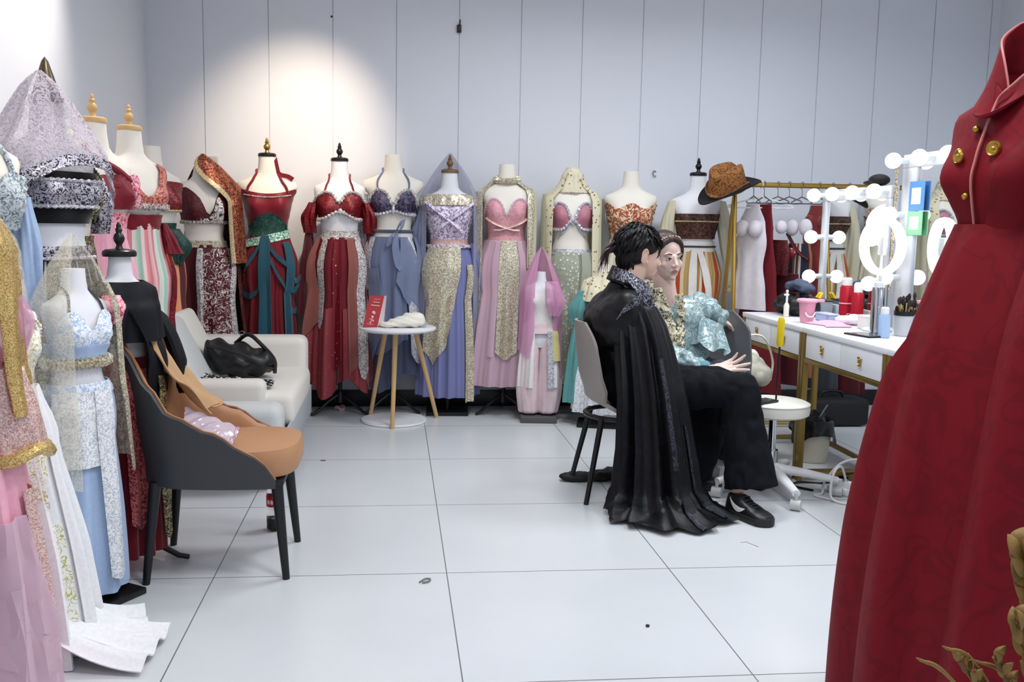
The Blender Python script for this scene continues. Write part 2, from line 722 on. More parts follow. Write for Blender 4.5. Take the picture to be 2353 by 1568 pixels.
def spot(loc, tgt, power, col, size, blend, label):
    l = bpy.data.lights.new('spot', 'SPOT')
    l.energy = power
    l.color = col
    l.spot_size = radians(size)
    l.spot_blend = blend
    l.shadow_soft_size = .04
    o = bpy.data.objects.new('spot_light_source', l)
    COL.objects.link(o)
    d = (Vector(tgt) - Vector(loc)).normalized()
    o.location = Vector(loc) + d * .06
    o.rotation_euler = d.to_track_quat('-Z', 'Y').to_euler()
    t = thing('ceiling_spotlight', label, 'spotlight', loc, 0, 'warm ceiling spotlights')
    q = d.to_track_quat('-Z', 'Y').to_matrix().to_4x4()
    obj('lamp_shade', MB().lathe([(.036, .07), (.04, .0), (.043, -.05), (.036, -.05), (.034, .0), (.034, .06)], 20, M=q, cap=False), blk, t)
    h = ZC - loc[2]
    obj('bracket', MB().tube([(0, 0, .06), (0, 0, h)], .01).box((0, 0, h - .012), (.09, .09, .024), .004), blk, t)


WARM = (1.0, .80, .58)
spot((-.22, 4.9, 2.9), (-.68, 6.18, 1.60), 132, WARM, 54, 1.0, 'black spotlight lighting the back wall above the red halter dress')
spot((-.75, 4.6, 2.9), (-1.55, 3.9, 2.0), 78, (1, .90, .80), 95, .9, 'black spotlight lighting the left wall above the costumes')
spot((-.35, 2.9, 2.9), (-1.5, 2.8, 1.6), 48, (1, .93, .86), 95, .9, 'black spotlight lighting the white gown in the left row')
# ------------------------------------------------------------------ dress forms
ZS = [.80, .86, .95, 1.02, 1.10, 1.15, 1.20, 1.25, 1.30, 1.35, 1.39, 1.42, 1.44, 1.46, 1.48, 1.50, 1.56, 1.60]
RX = [.150, .162, .168, .152, .120, .110, .116, .128, .138, .150, .163, .170, .163, .118, .078, .060, .052, .050]
RY = [.105, .115, .115, .103, .090, .083, .088, .095, .098, .094, .087, .078, .070, .062, .057, .054, .050, .048]
skin_ivory = plain('dress_form_ivory', (238, 232, 220), .55, vary=.02)
skin_white = plain('dress_form_white', (232, 232, 236), .5, vary=.02)
wood = plain('turned_wood', (214, 176, 122), .45, vary=.15, bscale=30)
woodlt = plain('table_leg_wood', (205, 170, 120), .5, vary=.1, bscale=30)
blackw = plain('black_turned_wood', (20, 17, 16), .3)


class Form:
    def __init__(s, label, loc, rotz=0, sc=1.0, sw=1.0, cap='black', stand='tripod', skin=None, group='costumed dress forms', ztop=1.60, bust=.03):
        s.s, s.sw, s.bust = sc, sw, bust
        s.loc, s.rotz = loc, rotz
        s.root = thing('costumed_mannequin', label, 'mannequin', (loc[0], loc[1], 0), rotz, group)
        sk = skin or skin_ivory
        zt = ztop
        zl = [.80 + (zt - .80) * i / 40 for i in range(41)]
        rings = [[s.body(TAU * i / 40, z * sc) for i in range(40)] for z in zl]
        obj('torso', MB().loft(rings), sk, s.root)
        t = zt * sc
        if cap in ('black', 'wood', 'goldblack', 'darkwood', 'cone'):
            cm = {'black': blackw, 'wood': wood, 'goldblack': blackw, 'darkwood': plain('dark_wood', (120, 92, 66), .45), 'cone': plain('bronze_cone', (84, 74, 56), .35, .6)}[cap]
            c = obj('neck_cap', MB().lathe([(.0, -.004), (.054, -.004), (.056, .004), (.054, .014), (.046, .019), (.02, .022), (0, .022)], 24), cm, s.root, loc=(0, 0, t))
            fm = gold if cap == 'goldblack' else cm
            if cap == 'cone':
                pf = [(.05, .02), (.046, .03), (.03, .08), (.012, .13), (.0, .145)]
            else:
                pf = [(.0, .02), (.018, .021), (.013, .03), (.012, .036), (.021, .048), (.024, .058), (.018, .07), (.011, .076), (.013, .08), (.015, .086), (.009, .094), (.01, .1), (.006, .108), (.0, .113)]
            obj('finial', MB().lathe([(r * (.9 if sc > .9 else .8), z) for r, z in pf], 16), fm, c)
        # stand
        if stand == 'tripod':
            mb = MB().tube([(0, 0, .1), (0, 0, .86 * sc)], .013, 10)
            st = obj('stand', mb.lathe([(.0, .07), (.022, .07), (.024, .13), (.014, .15), (0, .15)], 12), blk, s.root)
            for k in range(3):
                a = pi / 2 + TAU * k / 3
                d = Vector((cos(a), sin(a), 0))
                obj('stand_leg', MB().tube([d * .015 + Vector((0, 0, .12)), d * .08 + Vector((0, 0, .085)), d * .17 + Vector((0, 0, .02)), d * .205 + Vector((0, 0, .009))], [.011, .011, .01, .009], 8), blk, st)
        elif stand == 'plate':
            obj('stand_plate', MB().box((0, -.02, .011), (.27, .22, .022), .004), plain('black_steel', (30, 30, 32), .35, .3), s.root)
            obj('stand', MB().tube([(0, 0, .02), (0, 0, .86 * sc)], .013, 10), blk, s.root)

    def body(s, phi, z, d=0.0):
        q = z / s.s
        rx, ry = interp(q, ZS, RX), interp(q, ZS, RY)
        if 1.36 < q < 1.49:
            rx *= 1 + (s.sw - 1) * min(1, (q - 1.36) / .04)
        rx, ry = rx * s.s + d, ry * s.s + d
        e = 2.25
        c, n = cos(phi), sin(phi)
        k = (abs(n) ** e + abs(c) ** e) ** (-1 / e)
        x, y = rx * k * n, -ry * k * c
        ph = (phi + pi) % TAU - pi
        g = exp(-((abs(ph) - .52) / .36) ** 2) * exp(-((q - 1.30) / .06) ** 2) * s.bust * s.s
        y -= g * 1.25
        x += g * .3 * (1 if ph > 0 else -1)
        return Vector((x, y, z))

    # -- close-fitting cloth
    def wrap(s, name, mat, zb, zt, p0=-pi, p1=pi, d=.006, thick=.003, nu=56, nv=12, ruche=0, label=None, parent=None):
        fb = zb if callable(zb) else (lambda p: zb)
        ft = zt if callable(zt) else (lambda p: zt)
        full = (p1 - p0) > TAU - .01

        def fn(u, v):
            p = p0 + (p1 - p0) * u
            z = fb(p) * s.s * (1 - v) + ft(p) * s.s * v
            return s.body(p, z, d + ruche * sin(p * 14 + v * 21) * sin(v * 17 + p * 3))
        return obj(name, MB().shell(fn, nu, nv, thick, cu=full), mat, parent or s.root, label)

    def edge(s, name, mat, zf, p0=-pi, p1=pi, d=.008, r=.006, n=90, bead=.35, label=None, parent=None):
        f = zf if callable(zf) else (lambda p: zf)
        full = (p1 - p0) > TAU - .01
        m = n if full else n + 1
        pts = [s.body(p0 + (p1 - p0) * i / n, f(p0 + (p1 - p0) * i / n) * s.s, d) for i in range(m)]
        rr = [r * (1 + bead * (1 if i % 2 else -1)) for i in range(m)]
        return obj(name, MB().tube(pts, rr, 6, closed=full), mat, parent or s.root, label)

    def strap(s, mat, pz, w=.008, d=.006, name='strap', parent=None):
        """(phi,z) points joined over the body"""
        pts = [s.body(p, z * s.s, d) for p, z in pz]
        pts = bez(pts, 6)
        return obj(name, MB().tube(pts, w, 8, flat=1.0), mat, parent or s.root)


def halter(F, mat, phi=.55, z=1.38, w=.009):
    for q in (-1, 1):
        F.strap(mat, [(q * phi, z - .01), (q * (phi * .55 + .2), 1.41), (q * .52, 1.445), (q * .72, 1.47), (q * 1.1, 1.495), (q * 1.7, 1.515), (q * 2.4, 1.52)], w * .75)


def sweet(zc, up=.03, dip=.035, back=.04):
    def f(p):
        p = (p + pi) % TAU - pi
        return zc + up * exp(-((abs(p) - .5) / .33) ** 2) - dip * exp(-(p / .16) ** 2) - back * max(0, min(1, (abs(p) - .9) / .6))
    return f


class Skirt:
    def __init__(s, F, z0, z1, rx0, ry0, rx1, ry1, n=12, amp=.012, hem=None, dx=0, dy=0, pw=1.5, ph=0.0, seed=0):
        s.F, s.z0, s.z1 = F, z0 * F.s, z1 * F.s
        s.r = [q * F.s for q in (rx0, ry0, rx1, ry1)]
        s.n, s.amp, s.hem, s.dx, s.dy, s.pw, s.ph = n, amp * 1.35 * F.s, hem, dx, dy, pw, ph

    def pt(s, p, t, d=0.0):
        zb = s.z1 + (s.hem(p) * s.F.s if s.hem else 0)
        z = s.z0 + (zb - s.z0) * t
        k = 1 - max(0.0, 1 - t) ** s.pw + max(0.0, t - 1) * .3
        rx = s.r[0] + (s.r[2] - s.r[0]) * k
        ry = s.r[1] + (s.r[3] - s.r[1]) * k
        a = s.amp * min(1.0, t * 1.5 + .1)
        q = z / s.F.s
        if q > .78:
            bx, by = interp(q, ZS, RX) * s.F.s + .009, interp(q, ZS, RY) * s.F.s + .009
            rx, ry = max(rx, bx), max(ry, by)
        f = a * (.55 + sin(s.n * p + 1.1 * sin(2 * p + s.ph) + s.ph + .5 * t) + .45 * sin((1.7 * s.n // 1) * p + 2 * s.ph + t) + .25 * sin((2.9 * s.n // 1) * p + 1.3 * sin(3 * p)))
        if q > .9:
            f = max(f, -.002)
        rx += f + d
        ry += f + d
        return Vector((rx * sin(p) + s.dx * t * t, -ry * cos(p) + s.dy * t * t, z))

    def cloth(s, name, mat, p0=-pi, p1=pi, t0=0.0, t1=1.0, d=0.0, nu=None, nv=16, thick=.003, label=None, parent=None):
        g0 = p0 if callable(p0) else (lambda v: p0)
        g1 = p1 if callable(p1) else (lambda v: p1)
        span = max(g1(0) - g0(0), g1(1) - g0(1))
        full = span > TAU - .01
        nu = nu or max(16, int(span * s.n * 2.6) + 12)
        f1 = t1 if callable(t1) else (lambda p: t1)
        f0 = t0 if callable(t0) else (lambda p: t0)

        def fn(u, v):
            p = g0(v) + (g1(v) - g0(v)) * u
            return s.pt(p, f0(p) + (f1(p) - f0(p)) * v, d)
        return obj(name, MB().shell(fn, nu, nv, thick, cu=full), mat, parent or s.F.root, label)

    def panel(s, name, mat, phi, w0, w1, t0, t1, tip=0.0, d=.012, nv=16, dphi=0.0, thick=.004, label=None, parent=None, nu=6):
        """tapering band hanging over the skirt; tip: how much longer the middle is than the edges"""
        def fn(u, v):
            x = 2 * u - 1
            w = w0 + (w1 - w0) * v
            t = t0 + (t1 - t0 - tip * abs(x)) * v
            R = max(.135 * s.F.s, (s.r[0] + s.r[1]) / 2 + (s.r[2] + s.r[3] - s.r[0] - s.r[1]) / 2 * t)
            return s.pt((phi(v) if callable(phi) else phi) + dphi * v + x * w * s.F.s / 2 / R, t, d)
        return obj(name, MB().shell(fn, nu, nv, thick), mat, parent or s.F.root, label)


class Cape(Skirt):
    """cloth that hangs from the neck or shoulders of a form"""

    def __init__(s, F, zt, zb, d=.012, n=9, amp=.012, flare=0.0, peak=False, hem=None, ph=0.0, off=(0, 0), sx=1.0, sy=1.0):
        s.F, s.z0, s.z1 = F, zt * F.s, zb * F.s
        s.n, s.amp, s.hem, s.ph, s.d0, s.flare, s.peak = n, amp * F.s, hem, ph, d, flare * F.s, peak
        s.r = [.15 * F.s, .1 * F.s, .2 * F.s, .2 * F.s]
        s.sx, s.sy, s.off = sx, sy, off
        s.tab = []
        mx = my = 0
        for i in range(61):
            z = zt + (zb - zt) * i / 60
            bx, by = interp(z, ZS, RX), interp(z, ZS, RY) + (.02 if z < 1.36 else 0)
            if z > 1.60:
                bx = by = .004
            if peak and z > 1.43:
                k = ((zt - z) / (zt - 1.43)) ** .85
                bx, by = max(bx, .185 * k), max(by, .1 * k)
            mx, my = max(mx, bx), max(my, by)
            s.tab.append((mx, my))

    def pt(s, p, t, d=0.0):
        zb = s.z1 + (s.hem(p) * s.F.s if s.hem else 0)
        z = s.z0 + (zb - s.z0) * t
        q = (s.z0 - z) / (s.z0 - s.z1) * 60
        q = max(0, min(59.999, q))
        i = int(q)
        f = q - i
        rx = (s.tab[i][0] + (s.tab[i + 1][0] - s.tab[i][0]) * f) * s.F.s * s.sx
        ry = (s.tab[i][1] + (s.tab[i + 1][1] - s.tab[i][1]) * f) * s.F.s * s.sy
        a = s.amp * min(1.0, t * 2)
        w = a * (sin(s.n * p + s.ph) + .5 * sin((2 * s.n + 1) * p + 2.1 * s.ph + 3 * t)) + (s.d0 + d) * (min(1.0, t * 9 + .06) if s.peak else 1) + s.flare * t * t
        o = max(0.0, 1 - 2.2 * t)
        return Vector(((rx + w) * sin(p) + s.off[0] * o, -(ry + w) * cos(p) + s.off[1] * o, z))


def drape(F, name, mat, pts, rad, n=6, amp=.008, nseg=52, lab=None, parent=None, w=False):
    """cloth bunch or sleeve that hangs along a path; horizontal folds run down it"""
    P = bez(pts, 8)
    m = len(P)
    rings = []
    k = len(rad) - 1
    for i, p in enumerate(P):
        x = i / (m - 1) * k
        j = min(int(x), k - 1)
        f = x - j
        f = f * f * (3 - 2 * f)
        rx = rad[j][0] + (rad[j + 1][0] - rad[j][0]) * f
        ry = rad[j][1] + (rad[j + 1][1] - rad[j][1]) * f
        a = amp * min(1, i / m * 2 + .2)
        rings.append([p + Vector(((rx + a * (sin(n * TAU * q / nseg + i * .12) + .5 * sin((2 * n + 1) * TAU * q / nseg - i * .2))) * cos(TAU * q / nseg), (ry + a * (sin(n * TAU * q / nseg + i * .12) + .5 * sin((2 * n + 1) * TAU * q / nseg - i * .2))) * sin(TAU * q / nseg), 0)) for q in range(nseg)])
    return obj(name, MB().loft(rings), mat, parent or F.root, lab, ang=80)


# ---- cloths
maroon_v = patt('maroon_velvet_sequin', (72, 14, 22), (140, 50, 48), 'seq', 204, .86, .02, .55, .1, .5, .25)
maroon = fab('maroon_satin', (76, 11, 22), .5)
copper_seq = patt('copper_sequin', (96, 34, 26), (196, 120, 84), 'floral', 52, .5, .05, .4, .35, .6, .3)
copper_dk = patt('dark_copper_sequin', (60, 20, 22), (128, 70, 58), 'floral', 69, .5, .05, .5, .2, .4, .3)
goldtrim = patt('gold_braid', (176, 150, 98), (240, 226, 186), 'seq', 252, .5, .42, .4, .3, .5, .4)
whitebraid = patt('white_silver_braid', (120, 108, 104), (240, 236, 230), 'floral', 121, .5, .06, .5, .1, .3, .4)
silver_lace = patt('silver_scroll_lace', (128, 118, 116), (238, 234, 232), 'floral', 88, .5, .075, .5, .1, .3, .4)
emb_white = patt('maroon_with_white_scrolls', (86, 14, 24), (236, 228, 224), 'floral', 31, .5, .03, .55, 0, .2, .3)
emb_bw = patt('white_with_dark_scrolls', (236, 230, 226), (58, 40, 40), 'floral', 40, .5, .055, .6, 0, 0, .2)
ivory_br = patt('ivory_patterned_band', (226, 214, 190), (110, 92, 74), 'floral', 85, .5, .05, .6, 0, .1, .3)
red_sat = fab('crimson_satin', (122, 13, 32), .45, bump=.15, bscale=30)
red_deep = fab('deep_red_chiffon', (108, 12, 28), .6, bump=.1, bscale=30)
red_seq = patt('red_sequin', (100, 11, 24), (176, 50, 56), 'seq', 221, .8, .03, .4, .15, .5, .25)
red_beads = patt('red_with_silver_beads', (124, 20, 34), (232, 214, 206), 'dots', 30, .86, .03, .5, 0, .4, .3)
green_cl = patt('bottle_green_brocade', (20, 56, 50), (44, 92, 82), 'floral', 34, .5, .04, .5, 0, .1, .2)
green_em = patt('green_sash_white_embroidery', (58, 140, 116), (226, 238, 226), 'floral', 53, .5, .075, .5, 0, .2, .3)
teal_rib = fab('petrol_ribbon', (34, 82, 98), .7)
dusty = sheer('dusty_rose_chiffon', (166, 100, 92), .72)
dusty_red = patt('rose_chiffon_with_sparks', (150, 62, 68), (236, 200, 196), 'dots', 40, .92, .02, .6, 0, .3, .1, .92, 1)
bluegrey = fab('blue_grey_chiffon', (112, 122, 152), .8, bump=.1)
bluegrey_s = sheer('blue_grey_sheer', (134, 146, 176), .72)
bluegrey_d = sheer('slate_sheer', (84, 92, 120), .85)
lav = patt('slate_satin_scrolls', (96, 88, 120), (44, 36, 56), 'floral', 25, .5, .07, .4, .1, 0, .3)
silver_seq = patt('silver_grey_sequin', (142, 140, 156), (240, 240, 246), 'seq', 230, .5, .42, .35, .3, .5, .4)
peri = fab('periwinkle_tulle', (134, 138, 190), .85, bump=.1)
peri_s = sheer('periwinkle_sheer', (140, 146, 198), .62)
veil_s = sheer('lavender_veil', (186, 186, 210), .34)
lav_emb = patt('lavender_embroidery', (146, 132, 170), (238, 226, 240), 'floral', 31, .5, .1, .6, 0, .15, .4)
gold_seq = patt('champagne_sequin', (150, 136, 108), (244, 238, 216), 'seq', 219, .5, .42, .35, .3, .5, .5)
gold_deep = patt('old_gold_sequin', (150, 112, 54), (240, 212, 140), 'seq', 495, .5, .42, .3, .5, .7, .5)
pink = fab('pink_satin', (238, 172, 190), .6, bump=.12)
pink_b = patt('pink_corset_lace', (226, 166, 176), (206, 142, 146), 'floral', 46, .5, .05, .5, 0, .1, .3)
pink_s = sheer('pink_tulle', (230, 196, 212), .55)
pink_veil = sheer('orchid_pink_veil', (226, 164, 202), .44)
rose_seq = patt('rose_gold_sequin', (186, 134, 128), (244, 218, 208), 'seq', 372, .5, .42, .4, .25, .4, .4)
rose_cup = patt('dusty_rose_beaded', (184, 118, 132), (236, 196, 196), 'dots', 54, .84, .04, .5, 0, .3, .3)
sage = fab('sage_chiffon', (172, 176, 160), .85, bump=.1)
sage_s = sheer('sage_sheer', (186, 190, 172), .7)
sage_seq = patt('sage_sequin_dots', (164, 168, 150), (242, 240, 222), 'dots', 46, .72, .1, .45, .1, .4, .5)
scarf_e = patt('cream_scarf_gold_motif', (222, 214, 184), (146, 112, 84), 'dots', 40, .74, .06, .6, 0, .2, .3)
cream_s = sheer('cream_sheer', (220, 214, 186), .78)
cream = fab('cream_cotton', (224, 218, 196), .9)
rust_fl = patt('cream_with_rust_roses', (224, 202, 170), (156, 72, 44), 'floral', 28, .5, .085, .7, 0, 0, .5)
brown_vel = patt('chocolate_velvet_scroll', (58, 30, 24), (110, 74, 62), 'floral', 31, .5, .05, .6, 0, .1, .3)
white_cot = fab('white_cotton', (232, 228, 224), .9)
white_ch = fab('white_chiffon', (232, 232, 234), .85, bump=.08)
white_gold = patt('white_with_gold_leaf_embroidery', (240, 240, 236), (196, 186, 116), 'floral', 42, .5, .035, .55, 0, .2, .4)
lemon_s = sheer('lemon_sheer', (222, 206, 140), .8)
ltpink = fab('blush_cotton', (228, 204, 208), .9, bump=.3, bscale=40)
teal_cl = fab('seafoam_satin', (92, 152, 150), .5)
black_cl = fab('black_satin', (14, 14, 18), .5)
black_vel = fab('black_velvet', (12, 12, 14), .8)
silver_black = patt('silver_scroll_on_black', (40, 38, 44), (196, 190, 202), 'floral', 69, .5, .09, .4, .1, .5, .4)
gold_black = patt('gold_scroll_on_black', (22, 20, 18), (188, 174, 120), 'floral', 80, .5, .05, .45, .1, .5, .4)
black_str = stripes('black_skirt_pale_lines', [(14, 14, 16)] * 9 + [(170, 170, 172)], 14)
black_str2 = stripes('black_skirt_gold_lines', [(20, 18, 16)] * 3 + [(196, 186, 150)], 26)
lilac_net = patt('silver_lilac_lace', (206, 196, 208), (206, 196, 208), 'floral', 59, .5, .09, .7, 0, None, 0, .16, .72)
champ_net = patt('champagne_lace_veil', (238, 230, 208), (238, 230, 208), 'floral', 93, .5, .05, .7, 0, None, 0, .12, .40)
ruch_b = patt('pale_blue_grey_print', (200, 208, 212), (110, 122, 128), 'floral', 48, .5, .05, .7, 0, 0, .3)
pale_blue = fab('pale_blue_cotton', (168, 190, 222), .8, bump=.05)
blue_lace = patt('blue_white_lace', (170, 194, 226), (240, 242, 244), 'floral', 60, .5, .09, .6, 0, .1, .4)
white_lace = patt('white_silver_lace', (188, 196, 206), (244, 244, 244), 'floral', 80, .5, .09, .6, 0, .1, .4)
redvel_lace = patt('crimson_lace_band', (96, 12, 24), (176, 96, 92), 'floral', 69, .5, .06, .6, 0, .1, .3)
rose_lace = patt('rose_gold_lace', (150, 62, 60), (226, 150, 130), 'floral', 60, .5, .08, .5, .05, .2, .4)
hotpink = patt('hot_pink_white_lace', (206, 60, 96), (240, 190, 196), 'floral', 62, .5, .09, .6)
candy = stripes('pink_green_gored_skirt', [(232, 150, 158), (236, 214, 206), (170, 206, 188), (222, 228, 214), (214, 130, 140), (240, 190, 188)], 6)
orangeskirt = stripes('peach_orange_gored_skirt', [(236, 158, 118), (196, 72, 34), (216, 110, 60), (80, 14, 20)], 5)
b8skirt = stripes('rust_cream_gored_skirt', [(196, 160, 104), (222, 206, 168), (176, 62, 24), (234, 222, 196), (182, 132, 66), (224, 208, 170), (186, 76, 32), (200, 166, 106)], 5, phase=.13)
greydark = plain('graphite_cloth', (62, 64, 74), .8)

G_B = 'costumed dress forms along the back wall'
G_L = 'costumed dress forms along the left wall'
G_S = 'small costumed dress forms in front'

# ============ B0 maroon with copper shawl
F = Form('maroon sequinned costume with a copper shawl over one shoulder, in the back corner', (-1.13, 5.72), .35, .985, cap=None, stand='tripod', group=G_B, ztop=1.55)
F.wrap('bodice', maroon_v, 1.225, lambda p: 1.36 + .07 * exp(-((p + .7) / .4) ** 2) + .07 * exp(-((p - .7) / .4) ** 2) - .10 * exp(-((p - .1) / .22) ** 2))
F.wrap('bodice_insert', emb_bw, 1.228, lambda p: 1.245 + .13 * exp(-((p - .42) / .2) ** 2), -.25, .75, .011)
F.edge('beaded_hem', whitebraid, 1.225, r=.009)
F.wrap('hip_belt', ivory_br, 1.075, 1.115, d=.012)
S = Skirt(F, 1.09, .12, .125, .096, .19, .16, 13, .010)
S.cloth('skirt', maroon)
S.panel('skirt_panel', emb_white, .3, .13, .17, .02, .97, 0, .016)
for q in (-.28, .9):
    S.panel('panel_edging', silver_lace, q, .025, .03, .02, .97, 0, .02, nu=2)
C = Cape(F, 1.63, .98, .016, 6, .008, .03, True, hem=lambda p: -.42 * max(0, min(1, (p - 1.5) / .8)), sx=1.08)
edge0 = lambda v: -1.25 + 1.85 * min(1, v / .42) ** .7
sh = C.cloth('shawl', copper_seq, edge0, 3.6, nv=30)
C.panel('shawl_edging', goldtrim, lambda v: edge0(v) + .05, .03, .032, 0, 1, 0, .008, nu=3, nv=30, parent=sh)
C2 = Cape(F, 1.40, .5, .0, 6, .014, .05, sx=1.05)
C2.cloth('sleeve_drape', copper_dk, 1.2, 2.6)

# ============ B1 red halter dress with green waist
F = Form('crimson halter dress with a green waist and petrol ribbons, behind the white sofa', (-.785, 5.93), .12, 1.01, 1.08, 'goldblack', 'tripod', group=G_B)
F.wrap('bodice', red_sat, lambda p: 1.17 + .03 * cos(p), lambda p: 1.392 - .02 * cos(2 * p) - .10 * max(0, abs((p + pi) % TAU - pi) - 1.1))
F.edge('bead_trim', silver_lace, lambda p: 1.362 - .012 * cos(2 * p), -.95, .95, .009, .004, 60)
F.wrap('corset', green_cl, 1.115, lambda p: 1.26 - .075 * abs(p - .05) ** 1.3, -1.3, 1.4, .010)
F.wrap('sash_belt', green_em, lambda p: 1.075 + .035 * sin(p * .9), lambda p: 1.125 + .035 * sin(p * .9), d=.016)
halter(F, red_sat, .75, 1.385, .011)
obj('neck_tie', MB().strip(bez([(.05, -.03, 1.6), (.065, -.03, 1.53), (.075, -.035, 1.505), (.12, -.035, 1.495), (.155, -.04, 1.475)], 4), [(.008, .0, .012)] * 17, .003), red_sat, F.root)
S = Skirt(F, 1.12, .15, .115, .088, .165, .15, 15, .009)
S.cloth('skirt', red_deep, nv=18)
S.panel('ribbon', teal_rib, -.12, .045, .07, .0, 1.0, 0, .02, nu=3)
S.panel('ribbon', teal_rib, .75, .045, .05, .04, .62, 0, .02, nu=3)
for (a0, a1, t0, t1, sag) in ((-.1, .75, .03, .2, .02), (-.15, .75, .05, .36, .04), (.75, 1.35, .22, .25, .05), (.7, 1.35, .3, .27, .08), (.7, 1.5, .36, .4, .1), (-.2, -1.2, .02, .25, .05), (-.2, -1.3, .3, .34, .06), (-.9, -1.5, .15, .4, .02)):
    pts = []
    for i in range(9):
        u = i / 8
        pts.append(S.pt(a0 + (a1 - a0) * u, t0 + (t1 - t0) * u + sag * sin(pi * u), .018))
    obj('ribbon_swag', MB().strip(pts, [(0, 0, .017)] * 9, .004, nw=2), teal_rib, F.root)
S.panel('bead_drop', red_beads, .72, .02, .012, .62, .8, 0, .02, nu=2)

# ============ B2 red and white sequinned crop top
F = Form('red sequinned crop top and red skirt with white lace bands, left of the side table', (-.345, 5.96), .03, 1.0, .95, 'black', 'tripod', skin_white, G_B)
zt2 = sweet(1.375, .03, .04)
zb2 = lambda p: 1.235 + .045 * exp(-(p / .5) ** 2)
F.wrap('bodice', red_seq, zb2, zt2, ruche=.004)
F.edge('beaded_neckline', silver_lace, zt2, -1.6, 1.6, r=.009)
F.edge('beaded_hem', silver_lace, zb2, r=.011)
obj('brooch', MB().ell(F.body(.03, 1.285, .012), (.016, .008, .02), 10, 7).ell(F.body(-.12, 1.28, .012), (.01, .006, .012), 8, 6).ell(F.body(.17, 1.28, .012), (.01, .006, .012), 8, 6), silver_seq, F.root)
halter(F, red_sat, .62, 1.39, .008)
F.wrap('hip_belt', silver_lace, 1.115, 1.165, d=.012)
S = Skirt(F, 1.125, .2, .118, .09, .2, .16, 9, .016, hem=lambda p: .05 * sin(5 * p + .6))
S.cloth('skirt', red_deep, nv=18)
S.cloth('overskirt', dusty_red, -1.5, -.1, .45, 1.03, .012)
S.cloth('overskirt', dusty_red, .1, 1.3, .5, 1.0, .012)
S.panel('lace_band', silver_lace, -.62, .036, .036, .0, .62, .1, .022, nu=3)
S.panel('lace_band', silver_lace, .8, .042, .048, .0, .95, .1, .026, nu=3, dphi=-.15)
S.panel('chiffon_flounce', dusty, .46, .04, .1, .0, .84, -.14, .022, dphi=.1)
S.panel('chiffon_flounce', dusty, -1.05, .03, .13, .0, .72, .16, .024, dphi=-.1)
S.panel('sequin_drop', red_beads, -.1, .03, .05, .02, .9, .05, .014, nu=3)
for q in (-1, 1):
    drape(F, 'sleeve', red_seq, [(q * .162, -.01, 1.34), (q * .188, -.01, 1.25), (q * .185, -.0, 1.15)], [(.028, .045), (.040, .055), (.030, .045)], 6, .009)
    drape(F, 'sleeve_drape', maroon, [(q * .19, .01, 1.17), (q * .205, .01, .95), (q * .225, .0, .64)], [(.02, .04), (.035, .06), (.04, .075)], 5, .012)

# ============ B3 slate bra with grey blue drapes
F = Form('slate blue bra top and grey blue draped skirt, behind the round side table', (-.012, 6.01), .02, 1.03, 1.12, None, 'tripod', group=G_B)
zt3, zb3 = sweet(1.345, .04, .06, .06), lambda p: 1.235 + .02 * exp(-(p / .4) ** 2)
F.wrap('bodice', lav, zb3, zt3, ruche=.003)
F.edge('ruffled_neckline', silver_lace, zt3, -1.7, 1.7, r=.010)
F.edge('beaded_hem', silver_seq, zb3, r=.011)
obj('brooch', MB().ell(F.body(0, 1.30, .016), (.012, .01, .03), 10, 7), silver_seq, F.root)
halter(F, bluegrey, .55, 1.37, .008)
F.wrap('waistband', white_cot, 1.095, 1.145, d=.011)
F.edge('waist_tie', bluegrey_d, 1.135, d=.018, r=.010, bead=0)
for pts_, w_ in (([(.02, -.13, 1.17), (-.015, -.155, 1.14), (-.03, -.15, 1.08), (-.005, -.15, 1.10), (.02, -.14, 1.165)], .014), ([(.02, -.13, 1.17), (.045, -.155, 1.22), (.06, -.15, 1.24), (.05, -.15, 1.19), (.02, -.14, 1.165)], .013), ([(.02, -.135, 1.165), (.012, -.16, 1.08), (.03, -.165, .97), (.05, -.17, .93)], .022)):
    P_ = bez(pts_, 7)
    obj('waist_bow', MB().strip(P_, [(w_ * (.4 + .6 * sin(pi * i / (len(P_) - 1))), w_ * .3, w_ * .4) for i in range(len(P_))], .003), bluegrey_s, F.root)
S = Skirt(F, 1.10, .2, .125, .098, .18, .14, 9, .012, hem=lambda p: .06 * sin(3 * p))
S.cloth('skirt', bluegrey_d, nv=18)
S.cloth('underskirt', bluegrey, -.9, .5, .0, .75, .010)
S.panel('sequin_band', silver_seq, -.95, .05, .055, .0, .6, 0, .026, nu=3)
S.panel('sequin_band', silver_seq, .62, .04, .065, .0, .93, .08, .026, nu=3, dphi=.15)
S.panel('chiffon_flounce', bluegrey_s, .42, .04, .12, .0, .5, .2, .03, dphi=.1)
S.panel('chiffon_flounce', bluegrey_s, -.62, .05, .11, .2, .78, .2, .028)
S.panel('chiffon_flounce', bluegrey_s, 1.25, .09, .2, .0, .62, .2, .03)
drape(F, 'sleeve_drape', bluegrey_d, [(.17, .02, 1.33), (.185, .02, 1.1), (.2, .02, .8), (.2, .02, .5)], [(.025, .05), (.035, .07), (.045, .09), (.03, .08)], 5, .012)
drape(F, 'sleeve_drape', lilac_net, [(-.18, .03, 1.40), (-.18, .03, 1.2), (-.175, .03, .9)], [(.02, .05), (.03, .06), (.035, .07)], 5, .008)

